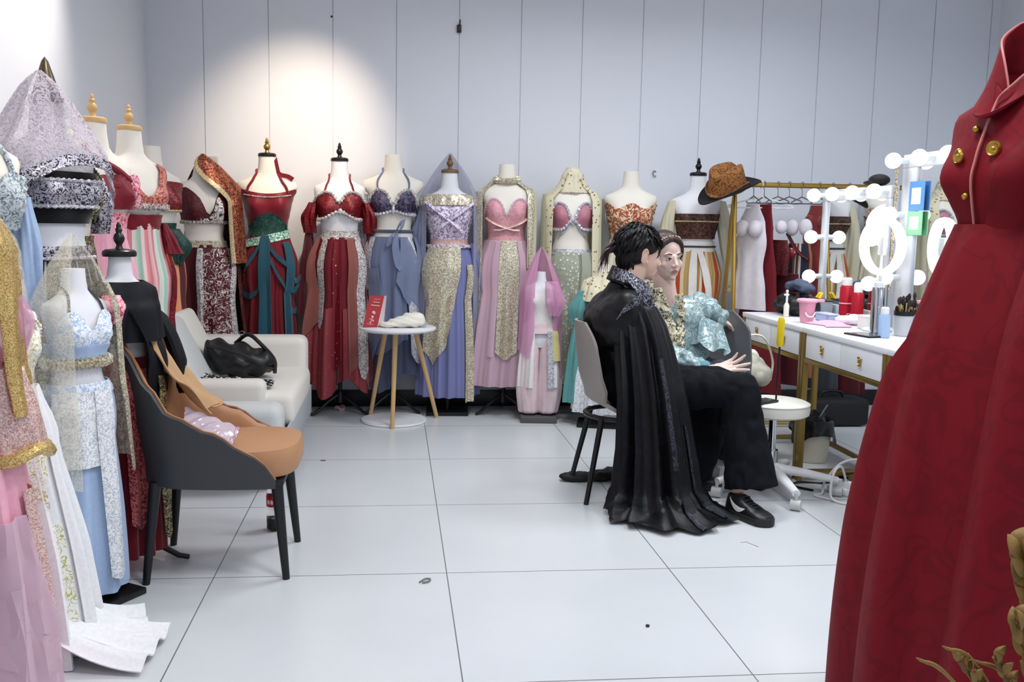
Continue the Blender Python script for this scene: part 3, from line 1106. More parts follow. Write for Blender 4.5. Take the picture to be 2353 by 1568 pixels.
# ============ B4 lavender with pointed veil
F = Form('lavender embroidered costume under a pointed sheer veil, with a champagne sequin hip scarf', (.345, 5.97), -.05, .965, 1.0, 'darkwood', 'plate', skin_white, G_B)
F.wrap('bodice', lav_emb, 1.165, lambda p: 1.385 - .06 * max(0, abs((p + pi) % TAU - pi) - .9), d=.010, ruche=.008)
for q in (-1, 1):
    pts = [F.body(q * (-.85 + 1.5 * i / 10), 1.40 * F.s - .19 * i / 10, .024) for i in range(11)]
    obj('crossed_band', MB().tube(pts, .021, 8, flat=.5), lav_emb, F.root)
C = Cape(F, 1.455, 1.385, .022, 12, .004)
C.cloth('shoulder_yoke', gold_seq, -1.75, 1.75, nv=6)
F.wrap('hip_belt', rose_seq, 1.12, 1.165, d=.016)
F.edge('belt_cord', lav_emb, 1.118, d=.022, r=.012, bead=.1)
S = Skirt(F, 1.12, .13, .122, .095, .185, .17, 13, .010)
S.cloth('skirt', peri, t1=.55)
S.cloth('tulle_skirt', peri_s, nv=20, t0=.02, d=.008)
S.cloth('tulle_lining', bluegrey, t0=.5, t1=.98, d=-.02)
S.panel('hip_scarf', gold_seq, -.30, .22, .13, .0, .78, .12, .022, dphi=-.2, nu=8)
S.panel('sequin_band', gold_seq, .78, .035, .06, .12, 1.03, 0, .022, nu=3, dphi=-.08)
Cv = Cape(F, 1.725, .35, .012, 7, .012, .02, True, sy=1.0)
Cv.cloth('veil', veil_s, .95, TAU - .95, nv=24)
drape(F, 'sleeve_drape', bluegrey_s, [(-.18, .03, 1.3), (-.2, .03, 1.15), (-.2, .03, .98)], [(.02, .04), (.04, .06), (.02, .04)], 5, .01)
drape(F, 'hip_drape', peri_s, [(.15, 0, 1.1), (.19, 0, .9), (.2, 0, .55)], [(.02, .06), (.05, .08), (.02, .06)], 5, .012)

# ============ B5 pink corset gown with champagne scarf
F = Form('pink corset gown with a champagne sequin scarf wound round its ivory neck', (.708, 5.95), -.08, 1.0, 1.03, None, 'tripod', group=G_B)
F.wrap('bodice', pink_b, 1.12, lambda p: sweet(1.335, .045, .07, .09)(p), d=.008)
for q in (-1, 1):
    pts = [F.body(q * (-.95 + 1.55 * i / 10), (1.19 + .07 * (1 - i / 10) ** 2 if i < 8 else 1.19) * F.s, .016) for i in range(11)]
    obj('pleated_band', MB().tube(pts, .016, 8, flat=.5), rose_seq, F.root)
F.edge('ruffled_neckline', pink_s, sweet(1.337, .045, .07, .09), -1.5, 1.5, r=.008)
F.wrap('hip_belt', rose_seq, 1.105, 1.125, d=.016)
S = Skirt(F, 1.12, .2, .118, .09, .205, .17, 12, .008, dx=-.03)
S.cloth('skirt', pink, t1=.53)
S.cloth('tulle_skirt', pink_s, d=.010, nv=20)
S.cloth('tulle_lining', pink_s, t0=.5, t1=.96, d=-.03)
S.panel('sequin_panel', gold_seq, .10, .085, .105, .0, .82, .06, .024, nu=5)
for q in (-.34, .56):
    S.panel('panel_edging', pink_s, q, .03, .025, .0, .79, 0, .022, nu=2)
C = Cape(F, 1.49, .9, .012, 7, .006, .0, sx=1.04)
for a, b_, zb in ((.75, 2.3, .95), (-2.3, -.95, .62)):
    Cc = Cape(F, 1.515, zb, .014, 7, .006, .0, sx=1.05)
    sc_ = Cc.cloth('scarf', cream_s, a, b_, nv=20)
    Cc.panel('scarf_edging', gold_seq, a + .12 if a > 0 else b_ - .12, .05, .035, 0, 1, 0, .008, nu=3, parent=sc_)
F.edge('neck_scarf', gold_seq, lambda p: 1.505 - .012 * cos(p), d=.012, r=.02, bead=.15)

# ============ B6 rose bra and sage skirt under a cream scarf
F = Form('dusty rose bra top and sage sequin skirt with a cream scarf hooded over the neck', (1.13, 5.95), -.1, .985, 1.04, None, 'tripod', group=G_B)
zt6 = sweet(1.335, .05, .09, .09)
zb6 = lambda p: 1.215 + .06 * exp(-(p / .3) ** 2)
F.wrap('bodice', rose_cup, zb6, zt6)
F.edge('beaded_neckline', silver_seq, zt6, -1.5, 1.5, r=.009)
F.edge('beaded_hem', silver_seq, zb6, r=.010)
for q in (-1, 1):
    F.strap(silver_seq, [(q * .05, 1.27), (q * .4, 1.21), (q * .8, 1.17)], .006, name='bead_strap')
F.wrap('hip_belt', silver_seq, 1.055, 1.09, d=.012)
S = Skirt(F, 1.07, .19, .132, .1, .19, .16, 12, .008)
S.cloth('skirt', sage, nv=18)
S.panel('sequin_panel', sage_seq, -.22, .12, .13, .0, .97, .03, .02, nu=5)
S.panel('side_fold', sage_s, .62, .07, .12, .0, .99, 0, .02)
S.panel('hip_drape', pink_s, 1.1, .08, .04, .0, .35, 0, .022)
drape(F, 'scarf_hood', scarf_e, [(0, 0, 1.59), (0, 0, 1.53), (0, -.004, 1.43)], [(.040, .040), (.070, .064), (.118, .082)], 9, .004)
for a, b_, zb in ((.85, 2.4, .75), (-2.4, -.85, .5)):
    Cc = Cape(F, 1.545, zb, .02, 7, .006, .0, sx=1.02)
    sc_ = Cc.cloth('scarf', cream_s, a, b_, nv=20)
    Cc.panel('scarf_edging', scarf_e, a if a > 0 else b_, .05, .045, 0, .98, 0, .008, nu=3, parent=sc_)

# ============ B7 cream and rust bandeau
F = Form('cream bandeau with rust roses on an ivory form, behind the person in the black robe', (1.52, 5.98), -.15, .985, 1.04, None, 'tripod', group=G_B)
F.wrap('bodice', rust_fl, 1.14, lambda p: 1.375 + .018 * cos(6 * p) - .06 * max(0, abs((p + pi) % TAU - pi) - 1.2), d=.012, ruche=.006)
S = Skirt(F, 1.16, .15, .12, .092, .21, .18, 12, .010)
S.cloth('skirt', cream, nv=18)
S.panel('front_panel', sage_seq, 0, .14, .16, .0, .97, 0, .016)
Cc = Cape(F, 1.42, .5, .016, 6, .008, 0, sx=1.06)
Cc.cloth('drape', sage_s, -2.2, -1.3, nv=18)

# ============ B8 brown bandeau, gored skirt, cream sleeves
F = Form('brown velvet bandeau, striped rust skirt and cream sleeves, beside the garment rack', (1.955, 5.95), -.2, .975, 1.02, 'black', 'tripod', skin_white, G_B)
F.wrap('bodice', brown_vel, 1.18, lambda p: 1.345 - .03 * max(0, abs((p + pi) % TAU - pi) - 1.2), d=.010)
F.edge('gold_seam', goldtrim, 1.295, -1.2, 1.2, d=.012, r=.004)
F.wrap('waistband', white_cot, 1.095, 1.165, d=.012)
F.edge('waist_cord', greydark, 1.13, d=.016, r=.006, bead=0)
S = Skirt(F, 1.11, .16, .125, .096, .175, .15, 14, .008)
S.cloth('skirt', b8skirt, nv=18)
for a, w0, t1, dp in ((-.12, .04, .6, 0), (.12, .03, .36, .42)):
    S.panel('waist_ribbon', white_cot, a, .035, w0, .0, t1, 0, .018, nu=3, dphi=dp)
for q, o, zz in ((1, .265, .84), (-1, .17, .72)):
    sl = drape(F, 'sleeve', cream_s, [(q * .155, .0, 1.395), (q * .18, -.01, 1.25), (q * (.16 + o) / 2 * 1.08, -.02, 1.05), (q * o, -.02, zz)], [(.03, .05), (.045, .055), (.06, .06), (.055, .055)], 5, .008)
    obj('cuff', MB().lathe([(.05, .01), (.056, -.012), (.05, -.03)], 18, Matrix.Translation((q * o, -.02, zz)), cap=False), cream, sl)

# ============ small forms in the back row
F = Form('small form in blush harem trousers under an orchid pink veil', (.905, 5.72), -.1, .585, 1.05, None, None, skin_white, G_B)
obj('stand_plate', MB().box((0, -.03, .02), (.225, .17, .04), .004), plain('grey_stand', (84, 82, 82), .5), F.root)
F.wrap('bodice', white_cot, 1.0, 1.38, d=.008)
F.wrap('waistband', ltpink, .95, 1.05, d=.016)
for q in (-1, 1):
    drape(F, 'trouser_leg', ltpink, [(q * .045, 0, .57), (q * .062, -.01, .4), (q * .066, -.01, .2), (q * .058, -.01, .07), (q * .05, -.01, .045)], [(.05, .06), (.066, .075), (.076, .082), (.066, .07), (.035, .04)], 7, .004)
S = Skirt(F, .98, .35, .165, .12, .22, .17, 9, .012)
S.cloth('apron_panel', white_cot, -1.1, -.3, .0, .95, .012)
S.cloth('apron_panel', white_cot, .55, 1.1, .0, .95, .012)
S.panel('chiffon_flounce', lemon_s, .7, .05, .14, .0, .5, 0, .03)
S.panel('sequin_band', silver_seq, .42, .035, .05, .0, .95, 0, .034, nu=3)
C = Cape(F, 1.86, .62, .012, 6, .012, .03, True, hem=lambda p: -.14 * sin(p))
C.cloth('veil', pink_veil, .75, TAU - .35, nv=20)
drape(F, 'veil_fold', pink_veil, [(.06, -.085, .88), (.085, -.1, .76), (.08, -.09, .67)], [(.04, .02), (.06, .035), (.03, .02)], 5, .006)
F = Form('small form in seafoam sleeves and a cream lace yoke behind the black robe', (1.27, 5.58), -.25, .62, 1.05, None, 'plate', group=G_B)
F.wrap('bodice', white_cot, .95, 1.36, d=.008)
C = Cape(F, 1.53, 1.24, .014, 9, .01, .05)
C.cloth('lace_yoke', scarf_e, nv=10)
S = Skirt(F, 1.0, .14, .15, .12, .26, .22, 10, .016)
S.cloth('skirt', white_lace, nv=14)
for q in (-1, 1):
    drape(F, 'sleeve', teal_cl, [(q * .12, -.01, .83), (q * .15, -.01, .72), (q * .16, -.01, .62)], [(.03, .05), (.06, .07), (.03, .04)], 5, .008)
    drape(F, 'sleeve_drape', teal_cl, [(q * .15, -.01, .64), (q * .165, -.02, .4), (q * .18, -.02, .14)], [(.025, .04), (.04, .05), (.05, .06)], 5, .01)

# ============ left row, tall forms
# L1
F = Form('ivory form in a pale blue ruched bandeau, cut by the left edge of the picture', (-1.235, 2.86), 1.0, .97, 1.0, None, 'tripod', group=G_L)
F.wrap('bodice', ruch_b, 1.215, sweet(1.37, .02, .03), d=.016, ruche=.012)
halter(F, ruch_b, .6, 1.375, .012)
S = Skirt(F, 1.09, .3, .125, .1, .14, .12, 10, .010)
S.cloth('skirt', pale_blue)
drape(F, 'sleeve_drape', pale_blue, [(.17, 0, 1.28), (.185, 0, 1.1), (.18, 0, .85)], [(.02, .04), (.035, .05), (.035, .06)], 5, .008)
# L2
F = Form('black and silver bandeau costume under a silver lilac lace veil, second in the left row', (-1.15, 3.28), 1.05, 1.0, 1.0, 'cone', 'tripod', skin_white, G_L)
F.wrap('bodice', black_vel, 1.20, 1.37, d=.010)
F.wrap('bodice_band', silver_black, 1.255, 1.34, d=.016)
for z in (1.255, 1.34):
    F.edge('beaded_edge', silver_seq, z, d=.018, r=.006)
F.wrap('hip_belt', silver_black, 1.085, 1.125, d=.014)
F.edge('belt_edge', silver_seq, 1.085, d=.018, r=.006)
S = Skirt(F, 1.10, .2, .128, .1, .15, .125, 14, .007)
S.cloth('skirt', black_str)
C = Cape(F, 1.69, 1.33, .02, 5, .014, .04, True, sx=.96, off=(-.05, -.03), hem=lambda p: .06 * cos(2 * p))
C.cloth('lace_veil', lilac_net, -2.9, 1.3, nv=14)
Ce = C.panel('veil_edging', silver_black, -.8, .5, .6, .88, 1.0, 0, .006, nu=14)
# L3
F = Form('black bra top with gold scroll embroidery, between lace veil and red one shoulder top', (-1.235, 3.60), 1.0, .985, 1.0, None, 'tripod', group=G_L)
F.wrap('bodice', gold_black, lambda p: 1.22 + .05 * exp(-(p / .4) ** 2), sweet(1.37, .05, .06), d=.012, ruche=.006)
F.edge('neckline_trim', black_cl, sweet(1.37, .05, .06), -1.6, 1.6, r=.009)
halter(F, black_cl, .6, 1.385, .012)
F.wrap('hip_belt', gold_black, 1.09, 1.17, d=.016)
S = Skirt(F, 1.12, .2, .13, .1, .15, .125, 14, .007)
S.cloth('skirt', black_str2)
drape(F, 'sleeve', silver_black, [(.15, -.02, 1.37), (.165, -.03, 1.27), (.16, -.03, 1.16)], [(.025, .035), (.04, .05), (.025, .035)], 5, .006)
obj('lace_flower', MB().ell((-.05, -.1, 1.5), (.05, .03, .05), 10, 7).ell((-.01, -.11, 1.47), (.03, .02, .03), 8, 6).ell((-.09, -.1, 1.53), (.03, .02, .03), 8, 6), scarf_e, F.root)
# L4
F = Form('red one shoulder top', (-1.225, 4.0), 1.0, 1.005, 1.02, 'wood', 'tripod', group=G_L)
F.root['label'] = 'red one shoulder top with pale applique on an ivory form with wooden finial'
F.wrap('bodice', red_sat, 1.25, lambda p: 1.36 + .03 * cos(p - .3) - .05 * max(0, abs(p) - 1.2), d=.012, ruche=.008)
F.wrap('shoulder_drape', red_sat, lambda p: 1.34, lambda p: 1.36 + .14 * exp(-((p + 1.0) / .3) ** 2), -1.7, .2, .014)
F.strap(red_sat, [(.7, 1.36), (.2, 1.41), (-.5, 1.46), (-1.2, 1.50)], .016)
obj('applique', MB().ell(F.body(.75, 1.36, .016), (.03, .014, .045), 10, 7).ell(F.body(.85, 1.30, .016), (.03, .012, .04), 10, 7).ell(F.body(.6, 1.335, .016), (.02, .01, .03), 10, 7), hotpink, F.root)
F.wrap('hip_belt', hotpink, 1.175, 1.235, d=.012)
S = Skirt(F, 1.19, .2, .12, .09, .15, .125, 14, .007)
S.cloth('skirt', pink)
# L5
F = Form('rose gold lace top', (-1.19, 4.40), .95, 1.01, 1.02, 'wood', 'tripod', group=G_L)
F.root['label'] = 'rose gold lace top over a pink and mint gored skirt with a red waist sash'
F.wrap('bodice', rose_lace, 1.26, lambda p: 1.33 + .16 * exp(-((abs(p) - .75) / .4) ** 2) - .03, d=.014)
F.edge('beaded_fringe', silver_lace, 1.26, d=.018, r=.013)
drape(F, 'sleeve', rose_lace, [(-.16, -.02, 1.41), (-.19, -.02, 1.32), (-.18, -.02, 1.2)], [(.03, .05), (.05, .06), (.045, .05)], 5, .006)
F.wrap('waist_sash', red_sat, 1.16, 1.225, d=.016, ruche=.003)
S = Skirt(F, 1.19, .2, .125, .095, .165, .14, 14, .010)
S.cloth('skirt', candy)
S.panel('sash_tail', red_seq, .95, .04, .06, .0, .7, .04, .02, nu=4)
drape(F, 'sash_knot', red_sat, [(.13, -.05, 1.2), (.15, -.07, 1.12), (.165, -.08, 1.06)], [(.02, .02), (.035, .03), (.05, .03)], 5, .006)
# L6
F = Form('red sequinned crop top with green hip scarf and orange skirt beside the copper shawl', (-1.285, 5.14), .8, 1.0, 1.0, None, 'tripod', group=G_L)
F.wrap('bodice', red_seq, 1.265, lambda p: 1.40 + .02 * cos(p), d=.012, ruche=.004)
F.edge('gold_hem', goldtrim, 1.265, d=.016, r=.006)
F.wrap('waistband', green_cl, 1.14, 1.2, d=.012)
S = Skirt(F, 1.17, .15, .12, .09, .19, .16, 9, .012)
S.cloth('skirt', orangeskirt)
drape(F, 'hip_scarf', green_cl, [(.06, -.1, 1.17), (.09, -.12, 1.08), (.08, -.11, .98)], [(.04, .02), (.065, .035), (.02, .015)], 4, .006)

# ============ left row, small forms in front
# F1
F = Form('pink ruffled costume with a gold sequin scarf, cut by the left edge of the picture', (-1.04, 2.30), .95, .80, 1.0, None, 'plate', group=G_S)
F.wrap('bodice', pink, 1.0, 1.38, d=.010)
C = Cape(F, 1.66, .92, .02, 6, .010, .02, True)
sc_ = C.cloth('scarf', champ_net, .45, TAU - .8, nv=18)
C.panel('scarf_edging', gold_deep, .52, .10, .11, .02, .98, 0, .008, nu=6, parent=sc_)
drape(F, 'sleeve', pink_veil, [(.10, -.05, 1.06), (.112, -.055, .96), (.112, -.055, .865)], [(.03, .035), (.05, .05), (.022, .022)], 6, .006)
obj('sleeve_tassel', MB().lathe([(.03, .03), (.04, .0), (.043, -.03), (.03, -.035), (.04, -.045), (.045, -.075), (0, -.075)], 14, Matrix.Translation((.112, -.055, .84))), gold_deep, F.root)
S = Skirt(F, 1.05, .05, .13, .11, .23, .2, 10, .014)
S.cloth('skirt', pink, nv=18)
drape(F, 'scarf_fall', rose_seq, [(.075, -.07, .86), (.09, -.08, .74), (.095, -.085, .655)], [(.05, .045), (.065, .055), (.07, .055)], 5, .006)
obj('gold_band', MB().tube([(.095 + .076 * cos(TAU * i / 20), -.085 + .062 * sin(TAU * i / 20), .65 + .012 * sin(TAU * i / 7)) for i in range(20)], .017, 8, closed=True), gold_deep, F.root)
S.panel('sequin_band', rose_seq, .75, .08, .10, .35, .97, .05, .014, nu=5)
for a, t0, t1, w in ((.1, .42, .75, .16), (-.15, .62, .95, .2), (.25, .7, 1.0, .18), (-.6, .4, .8, .2)):
    S.panel('ruffle', pink_s, a, w * .7, w * 1.5, t0, t1, -.08, .018, nu=10)
# F2
F = Form('long white gown embroidered with gold leaves, trailing on the floor in the left row', (-1.06, 2.60), 1.0, .665, 1.0, None, 'plate', skin_white, G_S)
F.wrap('bodice', white_gold, 1.08, lambda p: sweet(1.37, .05, .04, .1)(p), d=.010)
halter(F, gold_seq, .6, 1.385, .011)
F.edge('gold_neckline', gold_seq, sweet(1.37, .05, .04, .1), -1.6, 1.6, r=.006)
S = Skirt(F, 1.14, .004, .125, .095, .30, .26, 11, .028, hem=None, pw=1.15)
S.cloth('skirt', white_ch, nv=22)
S.panel('embroidered_panel', white_gold, .1, .13, .10, 0, .42, .1, .008, nu=6)
S.panel('embroidered_band', white_gold, .28, .06, .07, .5, .93, .08, .008, nu=4)
S.cloth('overskirt', white_ch, .5, 2.6, .0, .9, .012)
S.cloth('overskirt', white_ch, -2.6, -.3, .0, .97, .009)
tr = MB()
for (a, L_, w_) in ((.5, .40, .10), (.9, .36, .11)):
    d = Vector((sin(a), -cos(a), 0))
    s_ = Vector((cos(a), sin(a), 0))

    def fn(u, v, d=d, s_=s_, L_=L_, w_=w_):
        x = 2 * u - 1
        r = .12 + (L_ - .12) * v
        return d * r + s_ * x * (w_ + .03 * v) + Vector((0, 0, .012 + .10 * (1 - v) ** 2 + .012 * (1 + sin(x * 8))))
    tr.shell(fn, 16, 10, .004)
obj('train', tr, white_ch, F.root)
# F3
F = Form('pale blue and white lace costume under a pointed champagne veil, behind the white gown', (-.985, 2.98), 1.0, .665, 1.0, None, 'plate', skin_white, G_S)
F.wrap('bodice', blue_lace, 1.17, sweet(1.36, .05, .05, .1), d=.012, ruche=.003)
F.wrap('bodice_band', pale_blue, 1.19, 1.25, d=.016)
F.edge('beaded_hem', gold_seq, 1.17, d=.018, r=.016)
halter(F, greydark, .6, 1.38, .005)
F.wrap('hip_belt', blue_lace, 1.02, 1.075, d=.014)
S = Skirt(F, 1.04, .07, .14, .11, .20, .17, 7, .008)
S.cloth('skirt', pale_blue, nv=16)
S.panel('scalloped_lace', white_lace, .12, .07, .06, .0, .93, .02, .02, nu=5)
S.cloth('lace_overskirt', white_lace, -1.2, .1, .0, .36, .016)
C = Cape(F, 1.755, .62, .016, 6, .012, .05, True, hem=lambda p: -.05 * cos(p * 2))
v_ = C.cloth('veil', champ_net, .85, TAU - .55, nv=22)
C.panel('veil_edging', gold_seq, .87, .03, .03, .2, 1, 0, .006, nu=3, parent=v_)
# F4
F = Form('black jacket and crimson velvet skirt on a small form behind the tan chair', (-.925, 3.26), .9, .685, 1.0, 'black', 'tripod', skin_white, G_S)
C = Cape(F, 1.47, 1.18, .016, 6, .010, .02)
C.cloth('jacket', plain('navy_black_cloth', (15, 16, 22), .65, spec=.25), -2.6, 2.6, nv=16)
drape(F, 'rose_trim', hotpink, [(-.1, -.09, .97), (-.12, -.11, .93), (-.12, -.11, .88)], [(.03, .02), (.045, .035), (.03, .02)], 7, .008)
S = Skirt(F, 1.1, .1, .12, .1, .17, .15, 9, .014)
S.cloth('skirt', fab('crimson_velvet', (112, 10, 26), .7), nv=16)
S.panel('lace_band', redvel_lace, -.25, .08, .07, .05, .85, .04, .03, nu=4)
S.panel('lace_band', gold_black, .55, .03, .035, .1, .95, .04, .03, nu=3)
# ------------------------------------------------------------------ loveseat
cushion = plain('cream_upholstery', (226, 221, 212), .6, bump=.06, bscale=14, vary=.03)
cushion_shade = plain('cream_upholstery_shaded', (204, 206, 204), .6, bump=.06, bscale=14, vary=.03)  # same cream upholstery with shade put into its colour, for the nearer parts
greyshell = plain('grey_leatherette', (70, 71, 74), .55, bump=.08, bscale=160)
sofa = thing('loveseat', 'low cream two seat sofa with wide padded arms beneath the red halter dress', 'sofa', (-.80, 4.76, 0), 0)
obj('seat_base', MB().box((.02, .02, .2), (.56, 1.2, .14), .02), greyshell, sofa)
obj('seat_cushion', MB().box((.03, .06, .335), (.60, .90, .16), .04, 3), cushion, sofa)
obj('front_skirt', MB().box((.318, .03, .205), (.012, 1.2, .16), .004), plain('cool_grey_cloth', (168, 172, 176), .7), sofa)
obj('arm', MB().box((-.02, .54, .35), (.66, .20, .46), .045, 3), cushion, sofa)
obj('arm', MB().box((-.02, -.36, .34), (.44, .13, .28), .035, 3), cushion, sofa)
obj('arm', MB().box((.0, -.535, .30), (.60, .20, .2), .05, 3), cushion_shade, sofa)
Rb = Matrix.Rotation(radians(-27), 3, 'Y')
obj('backrest', MB().box((-.255, .24, .52), (.14, .40, .46), .035, 3, R=Rb), cushion, sofa)
obj('backrest', MB().box((-.215, -.19, .50), (.14, .44, .50), .035, 3, R=Rb), cushion_shade, sofa)
for x, y in ((.22, -.54), (.22, .56), (-.26, -.54), (-.26, .56)):
    obj('leg', MB().tube([(x, y, 0), (x, y, .15)], [.014, .022], 12), woodlt, sofa)

# handbag on the seat
t = thing('handbag', 'slouchy black leather handbag lying on the cream sofa', 'bag', (-.80, 4.86, .417))
bagm = plain('black_soft_leather', (15, 15, 17), .42, bump=.25, bscale=24)
mb = MB()
mb.ell((0, 0, .075), (.15, .13, .075), 18, 10).ell((-.10, .01, .115), (.075, .09, .085), 14, 9, Matrix.Rotation(radians(-35), 3, 'Y')).ell((.10, 0, .075), (.09, .10, .07), 14, 9).ell((0, .0, .12), (.10, .08, .06), 14, 9).ell((-.14, 0, .16), (.03, .07, .04), 10, 7)
fz = fuse(mb, .012, 5)
fz.v = [(x, y, max(0.0, z + .008 * sin(x * 60 + y * 40))) for x, y, z in fz.v]
obj('bag_body', fz, bagm, t)
obj('bag_strap', MB().tube(bez([(-.14, -.06, .17), (-.06, -.13, .16), (.05, -.13, .13), (.14, -.11, .07), (.18, -.05, .05)], 6), .008, 8), bagm, t)
obj('bag_strap', MB().tube(bez([(-.02, .04, .17), (.05, .0, .22), (.12, -.02, .17), (.18, .0, .09), (.19, -.05, .03)], 6), .011, 8), bagm, t)
obj('bag_buckle', MB().tube([(.02 + .012 * cos(TAU * i / 12), .0, .225 + .012 * sin(TAU * i / 12)) for i in range(12)], .003, 6, closed=True), chrome, t)
houndm = patt('houndstooth', (28, 28, 30), (226, 224, 220), 'dots', 55, .62, .03, .8, 0, 0, .1)
obj('houndstooth_scarf', MB().shell(lambda u, v: (-.98 + .40 * u, 4.50 + .1 * v + .02 * sin(u * 5), .445 + .035 * (1 - u) ** 2 + .006 * sin(u * 17 + v * 5)), 20, 6, .006), houndm, w=True, loc=(-.8, 4.65, .42), label='black and white checked scarf tucked under the black handbag on the sofa', cat='scarf')

# ------------------------------------------------------------------ tan and graphite dining chair
tan = plain('tan_leather', (184, 136, 98), .5, bump=.05, bscale=120, vary=.05)
graph = plain('graphite_leather', (56, 58, 61), .55, bump=.08, bscale=160)
blkleg = plain('black_painted_leg', (17, 17, 18), .4)
DC = thing('dining_chair', 'tan leather tub chair with a graphite shell and black tapered legs', 'chair', (-.60, 3.30, 0), 0)
# local x = forward (to the right of the room)


def tub(a, v, off):
    """a: -1..1 round the tub (near side to far side), v: 0 bottom..1 top edge"""
    th = a * radians(104)
    s_ = abs(a)
    top = interp(s_, [0, .22, .36, .5, .64, .78, .9, .97, 1], [.875, .86, .78, .665, .575, .52, .455, .41, .36])
    bot = .335
    z = bot + (top - bot) * v
    R = .235 - off
    cx = -.02
    x = cx - R * cos(th) * 1.02
    y = R * sin(th)
    if s_ > .62:
        x += .17 * ((s_ - .62) / .38) ** 1.15
        y *= 1.0 - .04 * (s_ - .62)
    back = max(0, cos(th))
    x -= back * max(0, z - .40) * .24
    y *= 1 + .03 * max(0, z - .4)
    return Vector((x, y, z))


obj('chair_shell', MB().shell(lambda u, v: tub(2 * u - 1, v, 0), 56, 14, .012), graph, DC)
obj('backrest_pad', MB().shell(lambda u, v: tub((2 * u - 1) * .975, .12 + v * .865, .014 + .022 * sin(pi * min(1, v * 1.0)) ** .5), 56, 14, .006), tan, DC)
pp = []
for i in range(57):
    pp.append(tub(2 * i / 56 - 1, 1.0, .007))
obj('edge_piping', MB().tube(pp, .005, 6), plain('tan_piping', (150, 104, 72), .5), DC)
st = MB()
rings = []
for z, k in ((.345, .90), (.352, .96), (.375, 1.0), (.425, 1.0), (.446, .97), (.454, .86)):
    rg = []
    for i in range(40):
        a = TAU * i / 40
        c, s_ = cos(a), sin(a)
        e = 3.4
        q = (abs(c) ** e + abs(s_) ** e) ** (-1 / e)
        x = .245 * q * c
        y = .205 * q * s_ * (1 + .06 * (x / .245 if x < 0 else 0))
        rg.append((.03 + x * k, y * k, z + (.008 * x / .245)))
    rings.append(rg)
obj('seat', st.loft(rings), tan, DC)
obj('seat_underframe', MB().box((.02, 0, .338), (.42, .36, .022), .006), blk, DC)
for (x, y) in ((-.225, -.2), (-.225, .19), (.235, -.175), (.235, .205)):
    k = .86
    obj('leg', MB().tube([(x, y, 0), (x * k + .0, y * .86, .345)], [.0125, .021], 14), blkleg, DC)

navy = plain('navy_black_cloth', (15, 16, 22), .65, spec=.25)
jk = thing('draped_jacket', 'navy black jacket thrown over the back of the tan chair', 'jacket', (-.85, 3.3, .4))


def jfn(u, v):
    # from behind the chair over its top edge and down the inside
    y = 3.17 + .24 * u
    s_ = v
    tail = 1 + .25 * sin(pi * u) + .35 * (u > .5) * (u - .5) * 2
    if s_ < .25:
        z = .70 + .205 * (s_ / .25)
        x = -.985
    elif s_ < .42:
        k = (s_ - .25) / .17
        z = .905 + .03 * sin(pi * k)
        x = -.985 + .10 * k
    else:
        k = (s_ - .42) / .58 * tail
        z = .905 - .33 * k
        x = -.885 + .06 * k + .03 * sin(k * 3)
    x += .014 * sin(u * 9 + v * 4) + .01 * sin(v * 13)
    y += .02 * sin(v * 7 + u * 2)
    return (x + .01, y, z)


obj('jacket_body', MB().shell(jfn, 26, 40, .006), navy, jk, w=True)
obj('jacket_sleeve', MB().tube(bez([(-.93, 3.42, .93), (-.84, 3.44, .86), (-.78, 3.43, .73), (-.755, 3.40, .60)], 6), [.045] * 6 + [.05] * 8 + [.04] * 4 + [.03], 14, flat=.55), navy, jk, w=True)
obj('beige_wrap', MB().shell(lambda u, v: (-.835 + .20 * v ** 1.4 + .018 * sin(u * 13 + v * 3), 3.24 + .17 * u + .02 * v, .80 - .24 * v ** .9 + .012 * sin(u * 9 + v * 11)), 22, 26, .005), plain('beige_chiffon', (184, 146, 104), .6), w=True, loc=(-.78, 3.32, .48), label='sheer beige wrap crumpled inside the tan chair back', cat='wrap')
plast = plain('clear_lilac_film', (222, 208, 224), .12, trans=.0, alpha=.55, bump=.8, bscale=22, spec=.9)
pl = thing('plastic_bag', 'crinkled clear lilac plastic bag lying on the tan chair seat', 'plastic bag', (-.62, 3.24, .48))


def pfn(u, v, s_=1):
    a, b_ = at(425, 935, 3.30), at(552, 985, 3.22)
    c, d = at(422, 975, 3.18), at(532, 1022, 3.10)
    p = a.lerp(b_, u).lerp(c.lerp(d, u), v)
    return p + Vector((0, 0, s_ * .012 * sin(pi * u) * sin(pi * v))) + Vector((.002 * sin(v * 30), 0, .004 * sin(u * 25 + v * 11)))


obj('film', MB().shell(lambda u, v: pfn(u, v), 24, 14, .002), plast, pl, w=True)
obj('zip_strip', MB().tube([pfn(.97, i / 10) + Vector((0, 0, .004)) for i in range(11)], .0035, 6), plain('lilac_zip', (196, 160, 190), .3), pl, w=True)

